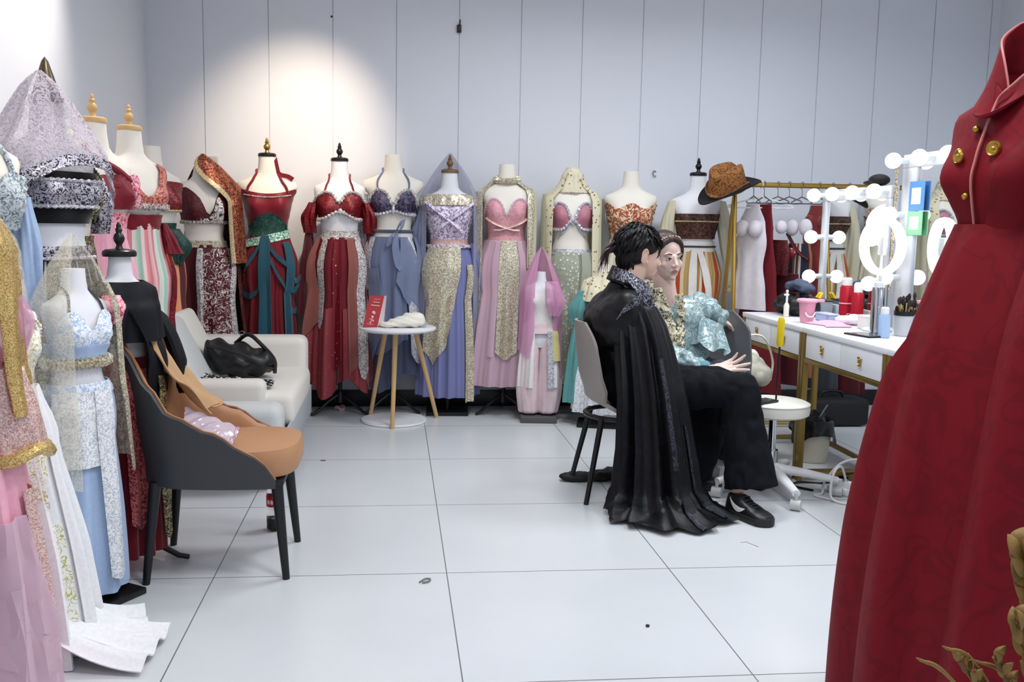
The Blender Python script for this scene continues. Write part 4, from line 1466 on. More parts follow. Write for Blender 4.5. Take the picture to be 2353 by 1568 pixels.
# bottle on the floor
bt = thing('drink_bottle', 'cola bottle with a red label on the floor by the tan chair leg', 'bottle', (-.470, 3.648, 0))
clear = plain('clear_plastic', (236, 240, 240), .06, trans=1.0, ior=1.2)
obj('bottle_body', MB().lathe([(0, .002), (.024, .001), (.031, .012), (.031, .055), (.028, .075), (.03, .09), (.0305, .15), (.027, .172), (.016, .198), (.0125, .205), (.0125, .213), (0, .214)], 24), clear, bt)
obj('drink', MB().lathe([(0, .004), (.023, .004), (.0295, .014), (.0295, .052), (0, .053)], 24), plain('cola', (16, 7, 5), .1), bt)
lb = obj('bottle_label', MB().lathe([(.0312, .10), (.0318, .101), (.0318, .141), (.0312, .142)], 24, cap=False), plain('label_red', (190, 22, 40), .4), bt)
for k in range(4):
    a = -pi / 2 + (k - 1.5) * .42
    obj('label_script', MB().tube(bez([(.0325 * cos(a - .14), .0325 * sin(a - .14), .113), (.0325 * cos(a - .05), .0325 * sin(a - .05), .13), (.0325 * cos(a + .05), .0325 * sin(a + .05), .112), (.0325 * cos(a + .13), .0325 * sin(a + .13), .126)], 4), .0016, 5), white_pl, lb)
obj('bottle_cap', MB().lathe([(0, .205), (.0145, .205), (.0145, .224), (.012, .227), (0, .227)], 20), plain('cap_olive', (196, 196, 128), .4), bt)

# ------------------------------------------------------------------ round side table
TXc, TYc = .02, 5.60
whitetop = plain('white_lacquer', (236, 235, 238), .35)
tb = thing('side_table', 'round white side table on three splayed wooden legs and a white base disc', 'table', (TXc, TYc, 0))
obj('table_top', MB().lathe([(0, .577), (.212, .577), (.232, .588), (.232, .597), (.228, .600), (0, .600)], 48), whitetop, tb)
ft = obj('base_disc', MB().lathe([(0, .001), (.2, .001), (.203, .006), (.2, .016), (0, .016)], 48), whitetop, tb, loc=(-.02, .10, 0))
for fx, fy in ((-.03, -.12), (.25, .20), (-.17, .23)):
    obj('leg', MB().tube([(fx, fy, .0), (fx * .42, fy * .42, .58)], [.0125, .016], 14), woodlt, tb)
# red brochure
cd_ = thing('red_brochure', 'red folded brochure with pale flower print standing on the side table', 'brochure', (-.155, 5.55, .601))
q = [at(834, 748, 5.54), at(867, 751, 5.56), at(850, 679, 5.60), at(883, 681, 5.62)]
zb_ = .602
q[0].z = q[1].z = zb_


def bro(u, v, off=0.0):
    return q[0].lerp(q[1], u).lerp(q[2].lerp(q[3], u), v) + Vector((0, -off, 0))


obj('card_front', MB().shell(lambda u, v: bro(u, v), 4, 4, .003), plain('brochure_red', (168, 18, 34), .35), cd_, w=True)
obj('card_back', MB().shell(lambda u, v: bro(1, v) + Vector((.035 * u * (1 - v * .6), .05 * u, 0)), 4, 4, .002), plain('brochure_inner', (226, 206, 204), .5), cd_, w=True)
pale = plain('brochure_print', (232, 196, 186), .5)


def discs(items):
    mb = MB()
    for u, v, r in items:
        c = bro(u, v, .0015)
        mb.ell(c, (r, .0008, r), 14, 5)
    return mb


obj('flower_print', discs([(.52, .46, .0115), (.5, .33, .008), (.60, .21, .006), (.38, .26, .004), (.40, .15, .004)]).tube([bro(.46, .1, .0015), bro(.5, .3, .0015)], .0022, 6).tube([bro(.2, .12, .0015), bro(.45, .08, .0015), bro(.7, .1, .0015)], .0012, 6), pale, cd_, w=True)
obj('title_print', MB().tube([bro(.22, .70, .0015), bro(.82, .68, .0015)], .003, 6).tube([bro(.32, .80, .0015), bro(.78, .79, .0015)], .0022, 6).tube([bro(.34, .89, .0015), bro(.78, .89, .0015)], .0012, 6), pale, cd_, w=True)
# folded white cloth
c0 = Vector((.055, 5.58, .601))
mb = MB()
mb.ell((.02, 0, .03), (.115, .075, .034), 18, 9).ell((.055, 0, .055), (.075, .06, .034), 16, 9).ell((-.07, -.01, .016), (.08, .06, .02), 16, 8)
fz = fuse(mb, .008, 3)
fz.v = [(x, y, max(0, z + .004 * sin(x * 70 + z * 160 + y * 30))) for x, y, z in fz.v]
obj('folded_cloth', fz, plain('ivory_lace_cloth', (238, 236, 222), .85, bump=.4, bscale=60), loc=c0, label='crumpled ivory lace cloth lying on the round side table', cat='cloth')
pc = at(976, 747, 5.56)
cl = thing('hair_clip', 'small clear hair clip on the side table right of the ivory cloth', 'hair clip', (pc.x, 5.56, .6005))
obj('clip_base', MB().box((0, 0, .006), (.02, .014, .011), .003), plain('clear_clip', (190, 194, 198), .15, alpha=.75), cl)
obj('clip_jaw', MB().tube(bez([(-.006, 0, .01), (.004, 0, .022), (.018, 0, .03)], 4), .005, 6), plain('clear_clip', (190, 194, 198), .15), cl)

# ------------------------------------------------------------------ grey shell chairs
shellm = plain('taupe_shell', (150, 143, 138), .45)
shellm2 = plain('slate_shell', (92, 94, 98), .45)


def shell_chair(label, loc, rotz, mat):
    t = thing('shell_chair', label, 'chair', loc, rotz, 'grey shell chairs')

    def fn(u, v):
        x = 2 * u - 1
        P = [(.25, .80), (.238, .68), (.22, .56), (.18, .445), (.08, .395), (-.06, .395), (-.19, .405), (-.215, .385)]
        W = [.09, .185, .20, .205, .21, .21, .20, .185]
        k = v * (len(P) - 1)
        i = min(int(k), len(P) - 2)
        f = k - i
        f2 = f
        y = P[i][0] + (P[i + 1][0] - P[i][0]) * f2
        z = P[i][1] + (P[i + 1][1] - P[i][1]) * f2
        w = W[i] + (W[i + 1] - W[i]) * (f if i else sin(f * pi / 2))
        b_ = max(0, min(1, (z - .40) / .1))
        y -= b_ * .05 * x * x * (w / .2)
        z += (1 - b_) * .012 * abs(x) ** 3
        return (x * w, y, z)
    obj('seat_shell', MB().shell(fn, 18, 42, .014), mat, t)
    obj('seat_frame', MB().tube([(.17 * cos(TAU * i / 20), .02 + .17 * sin(TAU * i / 20), .372) for i in range(20)], .011, 8, closed=True), blkleg, t)
    for sx in (-1, 1):
        for sy in (-1, 1):
            obj('leg', MB().tube([(sx * .185, .02 + sy * .195, 0), (sx * .12, .02 + sy * .12, .378)], [.011, .014], 10), blkleg, t)
    return t


shell_chair('taupe shell chair with dark legs under the person in the black robe', (1.06, 4.11, 0), pi / 2, shellm)
shell_chair('slate grey shell chair, its backrest under the elbow of the person in teal sleeves', (1.545, 4.475, 0), radians(-32), shellm2)

# ------------------------------------------------------------------ white swivel stool
SX, SY = 1.755, 4.10
seatm = plain('ivory_leatherette', (236, 234, 222), .4)
sl = thing('swivel_stool', 'round ivory swivel stool on a white five star castor base', 'stool', (SX, SY, 0))
obj('seat', MB().lathe([(0, .365), (.14, .365), (.158, .375), (.162, .40), (.158, .425), (.145, .432), (0, .434)], 40), seatm, sl)
obj('seat_piping', MB().tube([(.160 * cos(TAU * i / 40), .160 * sin(TAU * i / 40), .422) for i in range(40)], .003, 6, closed=True), plain('ivory_piping', (214, 211, 198), .5), sl)
obj('gas_lift', MB().lathe([(0, .10), (.03, .10), (.03, .2), (.018, .2), (.018, .365), (0, .365)], 20), chrome, sl)
obj('hub', MB().lathe([(0, .075), (.05, .075), (.05, .12), (.03, .14), (0, .14)], 20), white_pl, sl)
for k in range(5):
    a = radians(-91 + 72 * k)
    d = Vector((cos(a), sin(a), 0))
    lg = obj('base_leg', MB().tube([d * .03 + Vector((0, 0, .112)), d * .16 + Vector((0, 0, .098)), d * .30 + Vector((0, 0, .075))], [.03, .025, .02], 12, flat=.8), white_pl, sl)
    c = d * .30
    cs = obj('castor', MB().tube([(c.x - .018, c.y + .012, .024), (c.x + .018, c.y - .012, .024)], .024, 18).tube([(c.x, c.y, .03), (c.x, c.y, .075)], .008), plain('castor_white', (206, 206, 204), .4), lg)
p = Vector((SX - .085, SY - .06, .434))
ph = thing('smartphone', 'black smartphone lying on the ivory stool seat', 'phone', p, .5)
obj('phone_body', MB().box((0, 0, .0055), (.15, .075, .010), .003), blk, ph)
obj('phone_screen', MB().box((0, 0, .0108), (.136, .064, .0012), .0), plain('dark_glass', (52, 58, 64), .08), ph)
rd = thing('yellow_grip_rod', 'thin black rod with a yellow grip standing on the stool against the desk', 'rod', (SX - .0, SY - .02, .436))
obj('rod_shaft', MB().tube([(0, 0, 0), (-.012, -.04, .33)], .0045, 8), blk, rd)
obj('rod_grip', MB().tube([(-.009, -.03, .255), (-.0095, -.031, .27), (-.0135, -.045, .375), (-.014, -.046, .39)], [.012, .016, .016, .010], 14), plain('bright_yellow', (238, 208, 20), .35), rd)
# ------------------------------------------------------------------ people
skin1 = plain('skin_warm', (224, 184, 164), .5, vary=.03, bscale=8)
skin2 = plain('skin_fair', (232, 202, 190), .48, vary=.03, bscale=8)
hair_blk = plain('black_hair', (15, 13, 14), .55, spec=.35)
hair_brn = plain('dark_brown_hair', (58, 40, 34), .45, spec=.5)
eyewhite = plain('eye_white', (226, 222, 220), .25)
iris = plain('dark_iris', (24, 17, 15), .15)
brow_m = plain('eyebrow_hair', (104, 78, 68), .8)
lash_m = plain('eyelash', (24, 18, 18), .6)
lip_m = plain('lip_rose', (170, 104, 104), .45)
lip_n = plain('lip_natural', (198, 142, 126), .5)


def vnormals(mb):
    me = bpy.data.meshes.new('n')
    me.from_pydata(mb.v, [], mb.f)
    bm = bmesh.new()
    bm.from_mesh(me)
    bmesh.ops.recalc_face_normals(bm, faces=bm.faces[:])
    bm.normal_update()
    out = [v.normal.copy() for v in bm.verts]
    bm.free()
    bpy.data.meshes.remove(me)
    return out


def wrinkle(mb, amp, freq=(14, 14, 6), seed=0.0):
    ns = vnormals(mb)
    vs = []
    for p, n in zip(mb.v, ns):
        q = Vector((p[0] * freq[0] + seed, p[1] * freq[1], p[2] * freq[2]))
        a = abs(noise.noise(q)) * 2 - .5 + .4 * noise.noise(q * 2.3)
        vs.append(tuple(Vector(p) + n * amp * a))
    mb.v = vs
    return mb


def head_shape(H, fem=False, lean=0.03):
    m = MB()
    m.ell((0, .012, .035), (.074, .092, .082), 24, 16)
    m.ell((0, -.032, -.022), (.060, .060, .080), 24, 16)
    j = .9 if fem else 1.0
    m.ell((0, -.042, -.070), (.044 * j, .044, .036), 20, 12)
    m.ell((0, -.074, -.095), (.017 * j, .015, .013), 14, 9)
    for s in (-1, 1):
        m.ell((s * .033, -.064, -.028), (.024, .018, .022), 14, 9)
        m.ell((s * .030, -.0725 if fem else -.077, .021), (.022, .012, .009), 12, 8)
        m.ell((s * .0095, -.100, -.034), (.0075, .009, .007), 10, 7)
        # ear: rim, bowl and lobe
        rim = [(s * (.076 + .006 * sin(a)), .016 + .019 * cos(a) * .8 + .004, -.004 + .030 * sin(a)) for a in [radians(d) for d in range(-100, 161, 20)]]
        m.tube(rim, .0055, 8)
        m.ell((s * .074, .016, -.006), (.007, .014, .022), 10, 8)
        m.ell((s * .077, .004, -.030), (.006, .008, .010), 10, 8)
    m.tube([(0, -.088, .016), (0, -.098, -.008), (0, -.110, -.030)], [.007, .008, .0105], 12)
    m.ell((0, -.108, -.032), (.011, .010, .009), 12, 8)
    m.ell((0, -.084, -.062), (.024, .010, .017), 14, 9)
    m.cap((0, .015, -.05), (0, .03 + lean, -.155), .050 if fem else .056, .052 if fem else .062, 18)
    out = MB()
    out.add(m.v, m.f, H)
    return out


def face_parts(root_obj, H, fem, gaze=0.0):
    lip = lip_m if fem else lip_n
    for s in (-1, 1):
        m = MB()
        m.ell((s * .031, -.0825, .001), (.0145, .006, .0056 if fem else .0048), 14, 9)
        x = MB()
        x.add(m.v, m.f, H)
        e = obj('eye', x, eyewhite, root_obj, w=True)
        m = MB()
        m.ell((s * .031 + gaze, -.0865, .001), (.0062, .0034, .0054), 12, 8)
        x = MB()
        x.add(m.v, m.f, H)
        obj('iris', x, iris, e, w=True)
        m = MB()
        m.tube(bez([(s * .0155, -.0872, .0005), (s * .024, -.0895, .0058), (s * .033, -.0885, .0068), (s * .0465, -.081, .002)], 4), [.0010] + [.0018] * 10 + [.0016, .0012], 6)
        x = MB()
        x.add(m.v, m.f, H)
        obj('eyelash', x, lash_m, e, w=True)
        m = MB()
        m.tube(bez([(s * .014, -.0875, .0215), (s * .03, -.0865, .0262), (s * .05, -.077, .0215)], 5), [.0022] + [.0032] * 6 + [.002] * 3 + [.001], 6, flat=1)
        x = MB()
        x.add(m.v, m.f, H)
        obj('eyebrow', x, brow_m, root_obj, w=True)
    for nm, z, r in (('upper_lip', -.0575, .0036), ('lower_lip', -.0655, .0046)):
        m = MB()
        pts = [(x_, -.0935 + 6.5 * x_ * x_, z + (.001 * cos(x_ * 200) if nm == 'upper_lip' else 0) + (.8 * x_ * x_ if nm == 'lower_lip' else -2.0 * x_ * x_)) for x_ in [(-.021 + .042 * i / 12) for i in range(13)]]
        rr = [max(.0006, r * (1 - (abs(i - 6) / 6.2) ** 2.2)) for i in range(13)]
        m.tube(pts, rr, 8)
        x = MB()
        x.add(m.v, m.f, H)
        obj(nm, x, lip, root_obj, w=True)


def hand_shape(M, curls, thumb=-1, spread=.10, tc=.5):
    """x along the fingers, z out of the palm; thumb on the side thumb*y"""
    m = MB()
    m.ell((.045, 0, 0), (.050, .040, .0135), 16, 9)
    m.ell((.022, thumb * .018, .006), (.028, .02, .014), 12, 8)
    m.cap((-.045, 0, 0), (.01, 0, 0), .026, .026, 14)
    L_ = [(.030, .66), (.010, .74), (-.011, .70), (-.031, .54)]
    for k, (y, s) in enumerate(L_):
        y = y * (-thumb) * -1 if False else y * thumb
        a0 = spread * (1.5 - k) * .6 * thumb
        p = Vector((.083, y, .002))
        d = Vector((cos(a0), sin(a0), 0))
        c = curls[k]
        ang = 0
        r = .0088 if k < 3 else .0075
        pts = [p - d * .02]
        for seg, ln in enumerate((.045, .028, .024)):
            ang += c * (.7, 1.0, .7)[seg]
            dd = d * cos(ang) + Vector((0, 0, 1)) * sin(ang)
            pts.append(pts[-1] + dd * ln * s / .70 + (d * .02 if seg == 0 else Vector()))
        m.tube(pts, [r * 1.05, r, r * .92, r * .7], 10)
        m.ell(pts[-1], r * .72, 8, 6)
        for q_ in pts[1:-1]:
            m.ell(q_, r * 1.03, 8, 6)
    t0 = Vector((.018, thumb * .030, .004))
    t1 = t0 + Vector((.030, thumb * .028, .012))
    t2 = t1 + Vector((.030, thumb * .010, .012 * tc * 2))
    m.tube([t0, t1, t2], [.013, .0105, .0075], 10)
    m.ell(t2, .0078, 8, 6)
    m.ell(t1, .0108, 8, 6)
    out = MB()
    out.add(m.v, m.f, M)
    return out


def frame(o, x, z):
    x = Vector(x).normalized()
    z = Vector(z)
    z = (z - x * z.dot(x)).normalized()
    y = z.cross(x)
    return Matrix.Translation(o) @ Matrix((x, y, z)).transposed().to_4x4()


def tufts(H, dirs, c, r, length, lift, rad, seed, flow=None, droop=.3):
    """locks of hair rooted on an ellipsoid scalp"""
    rnd = random.Random(seed)
    m = MB()
    for d in dirs:
        d = Vector(d).normalized()
        p = Vector((c[0] + d.x * r[0], c[1] + d.y * r[1], c[2] + d.z * r[2]))
        n = Vector((d.x / r[0], d.y / r[1], d.z / r[2])).normalized()
        f = flow(d) if flow else Vector((0, 1, -.6))
        f = f + Vector((rnd.uniform(-.35, .35), rnd.uniform(-.35, .35), rnd.uniform(-.3, .3)))
        t = (f - n * f.dot(n))
        t = t.normalized() if t.length > 1e-6 else Vector((0, 1, 0))
        L_ = length * rnd.uniform(.7, 1.25)
        lf = lift * rnd.uniform(.4, 1.4)
        pts = []
        for k in range(5):
            u = k / 4
            pts.append(p - n * .006 + t * L_ * u + n * lf * sin(pi * min(1, u * .75)) + Vector((0, 0, -droop * L_ * u * u)) - n * (L_ * u) ** 2 * 3.5)
        R_ = rad * rnd.uniform(.7, 1.2)
        m.tube(pts, [R_, R_ * 1.1, R_ * .9, R_ * .55, R_ * .08], 6, flat=.55)
    out = MB()
    out.add(m.v, m.f, H)
    return out


def sphere_dirs(n, test, seed=1):
    out = []
    g = pi * (3 - sqrt(5))
    for i in range(n):
        z = 1 - 2 * (i + .5) / n
        r = sqrt(1 - z * z)
        d = (r * cos(g * i), r * sin(g * i), z)
        if test(d):
            out.append(d)
    return out


# ======== person in the black robe
M_loc = (1.05, 4.02, 0)
MP = thing('person', 'seated person in a long black velvet robe, dark jeans and black sneakers, back half turned', 'person', M_loc)
Hm = Matrix.Translation((1.093, 4.10, 1.095)) @ Matrix.Rotation(radians(107), 4, 'Z') @ Matrix.Rotation(radians(6), 4, 'X')
mb = head_shape(Hm, False, .02)
hipR, hipL = Vector((1.06, 4.01, .50)), Vector((1.06, 4.20, .50))
knR, knL = Vector((1.50, 3.87, .525)), Vector((1.485, 4.09, .515))
anR, anL = Vector((1.475, 3.775, .11)), Vector((1.38, 4.14, .11))
shR, shL = Vector((1.005, 3.93, .865)), Vector((1.02, 4.24, .865))
elR, elL = Vector((1.07, 3.93, .63)), Vector((1.06, 4.23, .63))
wrR, wrL = Vector((1.12, 4.04, .67)), Vector((1.13, 4.15, .67))
mb.cap((1.08, 4.03, .52), (1.08, 4.18, .52), .09, .09, 18)
mb.cap((1.07, 4.105, .55), (1.02, 4.10, .72), .095, .095, 18)
mb.cap((1.01, 4.03, .80), (1.01, 4.17, .80), .09, .09, 18)
mb.cap((1.02, 4.10, .74), (1.03, 4.10, .90), .09, .065, 18)
for a, b_, c, d in ((shR, elR, wrR, 1), (shL, elL, wrL, -1)):
    mb.cap(Vector((1.02, 4.10, .885)), a, .055, .05, 14)
    mb.cap(a, b_, .048, .038, 14)
    mb.cap(b_, c, .038, .026, 14)
for a, b_, c in ((hipR, knR, anR), (hipL, knL, anL)):
    mb.cap(a, b_, .085, .058, 16)
    mb.cap(b_, c, .055, .036, 16)
for w_, th, sy in ((wrR, 1, .10), (wrL, -1, -.06)):
    h = hand_shape(frame(w_, (.60, sy * 4, -.35), (0, 0, -1)), (.35, .3, .35, .4), th)
    mb.add(h.v, h.f)
for a in (anR, anL):
    pass
fz = fuse(mb, .0042, 3, .5)
obj('body', fz, skin1, MP, w=True)
face_parts(MP, Hm, False)
# hair
hc, hr = (0, .018, .050), (.080, .096, .082)
base = MB()
base.ell(hc, (.083, .099, .087), 24, 16)
base.ell((0, .066, -.012), (.060, .042, .062), 18, 12)
base.ell((.045, .045, .0), (.036, .05, .045), 14, 10).ell((-.045, .045, .0), (.036, .05, .045), 14, 10)
bb = MB()
bb.add(base.v, base.f, Hm)


def flow_m(d):
    # brushed from the parting forward over the brow and back over the crown
    if d.y < -.15 and d.z > .2:
        return Vector((d.x * .8 + .5, -1.0, -.5))
    return Vector((d.x * .8, .9 if d.y > -.1 else -.2, -.9))


hairv = fuse(bb, .006, 3)
tf = tufts(Hm, sphere_dirs(620, lambda d: d[2] > -.15 and not (d[1] < -.72 and d[2] < .5) and not (abs(d[0]) > .75 and d[1] < .1 and d[2] < .3)), hc, (.083, .099, .087), .048, .016, .0085, 3, flow_m)
hairv.add(tf.v, tf.f)
tf = tufts(Hm, sphere_dirs(160, lambda d: d[1] > .2 and -.75 < d[2] < .1), (0, .05, .0), (.066, .06, .07), .05, .006, .007, 5, lambda d: Vector((d.x * .2, .2, -1)))
hairv.add(tf.v, tf.f)
hob = obj('hair', hairv, hair_blk, MP, w=True, fixn=True)
# wispy tail at the back of the head
tl = MB()
rnd = random.Random(4)
for k in range(16):
    a = Vector((.955 + rnd.uniform(0, .03), 4.09 + rnd.uniform(-.03, .03), 1.13 + rnd.uniform(-.02, .03)))
    e = Vector((.905 + rnd.uniform(-.02, .03), 4.05 + rnd.uniform(-.03, .03), 1.03 + rnd.uniform(-.02, .04)))
    tl.tube(bez([a, a.lerp(e, .4) + Vector((-.015, 0, .015)), e], 5), [.006, .007, .007, .006, .006, .005, .004, .003, .002, .001, .0006], 6)
obj('hair_tail', tl, plain('dark_auburn_hair', (44, 22, 26), .5), MP, w=True)
# jeans
denim = plain('black_denim', (15, 16, 22), .85, bump=.2, bscale=180, spec=.2)
mb = MB()
mb.cap((1.05, 4.02, .52), (1.05, 4.19, .52), .115, .115, 18)
for a, b_, c, hr_ in ((hipR, knR, Vector((1.535, 3.775, .112)), .118), (hipL, knL, Vector((1.385, 4.14, .085)), .10)):
    mb.cap(a, b_, .098, .078, 18)
    mb.tube([b_ + Vector((.0, 0, .02)), b_ * .72 + c * .28, b_ * .4 + c * .6 + Vector((0, 0, 0)), c], [.078, .084, .098, hr_], 20)
fz = wrinkle(fuse(mb, .009, 4), .010, (16, 16, 9))
obj('jeans', fz, denim, MP, w=True)
sp = MB()
for k in range(26):
    u = k / 25
    p_ = at(1622 + 40 * u + random.uniform(-3, 3), 893 - 17 * u + random.uniform(-2, 2), 3.8)
    sp.ell(p_ + Vector((0, -.012, 0)), .0022, 6, 4)
# rhinestones are set on the denim
# robe
robe_m = plain('black_robe_satin', (9, 9, 12), .45, bump=.12, bscale=40, spec=.35)
velv = patt('black_robe_velvet', (4, 4, 6), (13, 13, 19), 'floral', 16, .5, .05, .42, 0, 0, .2)
velv.node_tree.nodes['Principled BSDF'].inputs['Specular IOR Level'].default_value = .25
trimm = patt('gunmetal_sequin_trim', (30, 30, 38), (150, 150, 164), 'floral', 60, .5, .06, .4, .3, .6, .5)
mb = MB()
mb.cap((1.07, 4.03, .555), (1.07, 4.18, .555), .12, .12, 18)
mb.cap((1.05, 4.105, .56), (1.01, 4.10, .74), .125, .13, 18)
mb.cap((.995, 4.00, .80), (.995, 4.20, .80), .13, .13, 18)
mb.cap((.985, 4.10, .78), (1.02, 4.10, .92), .14, .085, 18)
for a, b_, c in ((shR, elR, wrR), (shL, elL, wrL)):
    mb.cap(Vector((1.01, 4.10, .89)), a, .075, .075, 14)
    mb.cap(a, b_, .075, .07, 14)
    mb.cap(b_, c, .068, .06, 14)
fz = wrinkle(fuse(mb, .009, 5), .008, (10, 10, 8), 3)
obj('robe_bodice', fz, robe_m, MP, w=True)
# stand-up collar, folded outward
cp = []


def collar(u, v):
    a = radians(-150 + 300 * u)
    d = Vector((-cos(a), -sin(a), 0))
    c = Vector((1.055, 4.10, .925))
    r = .070 + .035 * (1 - v) + .010 * v
    z = .04 + .062 * v + .022 * cos(a) - .055 * (abs(a) / 2.6) ** 2
    return c + Vector((d.x * r * 1.05, d.y * r * 1.0, z))


co = obj('collar', MB().shell(collar, 40, 6, .006), robe_m, MP, w=True)
obj('collar_lining', MB().shell(lambda u, v: collar(.60 + .40 * u if False else .58 + .42 * u, .15 + .8 * v) + Vector((-cos(radians(-150 + 300 * (.58 + .42 * u))), -sin(radians(-150 + 300 * (.58 + .42 * u))), .3)) * .007, 24, 5, .004), trimm, co, w=True)
# lapel trim on the near front edge
pts = [at(1440, 628, 3.975), at(1462, 655, 3.945), at(1484, 684, 3.925), at(1497, 706, 3.915)]
obj('lapel', MB().strip(bez(pts, 5), [(.016, 0, .010)] * 16, .006), trimm, MP, w=True)
pts = [at(1424, 722, 3.825), at(1446, 701, 3.825), at(1472, 688, 3.835)]
obj('shoulder_tab', MB().strip(bez(pts, 5), [(.014, 0, .024)] * 11, .010), trimm, MP, w=True)
# long train: hangs from the near shoulder and spreads on the floor
cape_z = [.905, .875, .80, .70, .50, .28, .12, .05, .022, .012]
cape_c = [(1.03, 3.985), (1.04, 3.965), (1.06, 3.945), (1.075, 3.91), (1.095, 3.825), (1.11, 3.80), (1.115, 3.785), (1.12, 3.77), (1.125, 3.745), (1.13, 3.735)]
cape_r = [(.055, .05), (.09, .085), (.108, .10), (.118, .10), (.135, .075), (.155, .10), (.175, .125), (.21, .155), (.255, .195), (.275, .21)]
rings = []
NS = 120
for k in range(37):
    x = k / 36 * 9
    i = min(int(x), 8)
    f = x - i
    z = cape_z[i] + (cape_z[i + 1] - cape_z[i]) * f
    cx_, cy_ = [cape_c[i][j] + (cape_c[i + 1][j] - cape_c[i][j]) * f for j in (0, 1)]
    rx, ry = [cape_r[i][j] + (cape_r[i + 1][j] - cape_r[i][j]) * f for j in (0, 1)]
    t_ = k / 36
    rg = []
    for q_ in range(NS):
        a = TAU * q_ / NS
        fo = (.002 + .020 * min(1, t_ * 1.6)) * (sin(11 * a + 1.2 * sin(3 * a) + t_ * 1.5) + .5 * sin(19 * a + 2 * t_))
        ex = 1.0
        if t_ > .75:
            ww = (t_ - .75) / .25
            ex = 1 + ww * (.13 * cos(a - 0.1) + .16 * exp(-((a - TAU * .75) / .5) ** 2) - .30 * sin(a) * (sin(a) > 0))
        zz = z + (.008 * (1 + sin(9 * a + 4 * t_)) + .012 * max(0, sin(5 * a + 12 * t_))) * (1 if t_ > .7 else 0)
        rg.append((cx_ + (rx + fo) * ex * cos(a), cy_ + (ry + fo) * ex * sin(a), max(.004, zz)))
    rings.append(rg)
mb = MB()
mb.loft(rings)
obj('robe_train', mb, velv, MP, w=True)
# silver piping and a figured band follow two folds of the train


def on_train(t, a, off):
    k = t * 36
    i = min(int(k), 35)
    j = int(a / TAU * NS) % NS
    p_ = Vector(rings[i][j]).lerp(Vector(rings[i + 1][j]), k - i)
    return p_ + Vector((cos(a), sin(a), 0)) * off


obj('robe_piping', MB().tube([on_train(.06 + .5 * i / 30, TAU - .25 + .1 * i / 30, .004) for i in range(31)], .0028, 6), plain('silver_piping', (140, 140, 150), .4, .5), MP, w=True)
trimd = patt('dark_figured_trim', (12, 12, 16), (70, 70, 84), 'floral', 60, .5, .06, .4, .1, .5, .5)
for a0, t0, t1 in ((TAU - .55, .5, .93), (TAU - 1.25, .35, .6), (TAU - 1.2, .72, .97)):
    obj('velvet_band', MB().shell(lambda u, v, a0=a0, t0=t0, t1=t1: on_train(t0 + (t1 - t0) * v, a0 + .10 * (u - .5), .006), 4, 24, .004), trimd, MP, w=True)


def shoe(parent, heel, toe, nm='shoe', mat_u=None):
    heel, toe = Vector(heel), Vector(toe)
    d = (toe - heel)
    L_ = d.length
    M = Matrix.Translation(heel) @ Matrix.Rotation(atan2(d.y, d.x), 4, 'Z')

    def outline(x):
        u = x / L_
        w = .034 + .014 * sin(pi * min(1, u * 1.15)) if u < .5 else .047 + .003 * sin((u - .5) * 6)
        w *= min(1, sqrt(max(0, u) / .08)) if u < .08 else 1
        w *= sqrt(max(0, 1 - ((u - .82) / .18) ** 2)) if u > .82 else 1
        return max(w, .003)
    xs = [L_ * (.5 - .5 * cos(pi * i / 26)) for i in range(27)]
    sole = MB()
    rings = []
    for z, k in ((.0, .93), (.006, 1.03), (.026, 1.05), (.031, .98)):
        rg = [(x, outline(x) * k, z) for x in xs] + [(x, -outline(x) * k, z) for x in reversed(xs)]
        rings.append(rg)
    sole.loft(rings)
    up = MB()
    rings = []
    for x in xs:
        u = x / L_
        top = interp(u, [0, .12, .34, .55, .75, .92, 1], [.085, .098, .098, .072, .056, .045, .032])
        w = outline(x)
        rg = []
        for i in range(20):
            a = pi * i / 19
            c, s_ = cos(a), sin(a)
            y = w * .97 * (abs(c) ** .7) * (1 if c > 0 else -1) * (1 - .25 * s_ * max(0, 1 - u / .65))
            z = .027 + (top - .027) * s_ ** .75
            rg.append((x, y, z))
        rings.append(rg)
    up.loft(rings)
    s0 = obj(nm, MB().add(up.v, up.f, M), plain('black_sneaker_leather', (22, 22, 26), .38, bump=.15, bscale=90), parent, w=True)
    obj('sole', MB().add(sole.v, sole.f, M), plain('sneaker_sole', (30, 30, 30), .6), s0, w=True)
    sw = MB()

    def swf(u, v):
        # curved tick mark: long tail towards the heel, hooked front
        uu = .16 + .40 * u
        x = L_ * uu
        z = .050 + .030 * (1 - u) ** 1.8 - .010 * sin(pi * u) + .018 * max(0, u - .75) + (.003 + .019 * sin(pi * u ** 1.3)) * (v - .5)
        top = interp(uu, [0, .12, .34, .55, .75, .92, 1], [.085, .098, .098, .072, .056, .045, .032])
        s_ = max(0, min(.98, (z - .027) / (top - .027))) ** (1 / .75)
        y = outline(x) * .97 * max(.02, sqrt(1 - s_ * s_)) ** .7 * (1 - .25 * s_ * max(0, 1 - uu / .65))
        return (x, -y - .002, z)
    sw.shell(swf, 18, 3, .002)
    obj('side_tick', MB().add(sw.v, sw.f, M), plain('tick_white', (216, 214, 206), .4), s0, w=True)
    la = MB()
    for k in range(5):
        u = .40 + .065 * k
        z = interp(u, [0, .12, .34, .55, .75, .92, 1], [.085, .098, .098, .072, .056, .045, .032]) + .002
        la.tube([(u * L_, -.024, z - .006), (u * L_ + .004, 0, z + .001), (u * L_, .024, z - .006)], .003, 6)
    obj('laces', MB().add(la.v, la.f, M), plain('black_lace_cord', (34, 32, 38), .7), s0, w=True)
    return s0


shoe(MP, (1.445, 3.80, 0), (1.545, 3.575, 0))
shoe(MP, (1.29, 4.15, 0), (1.54, 4.15, 0))

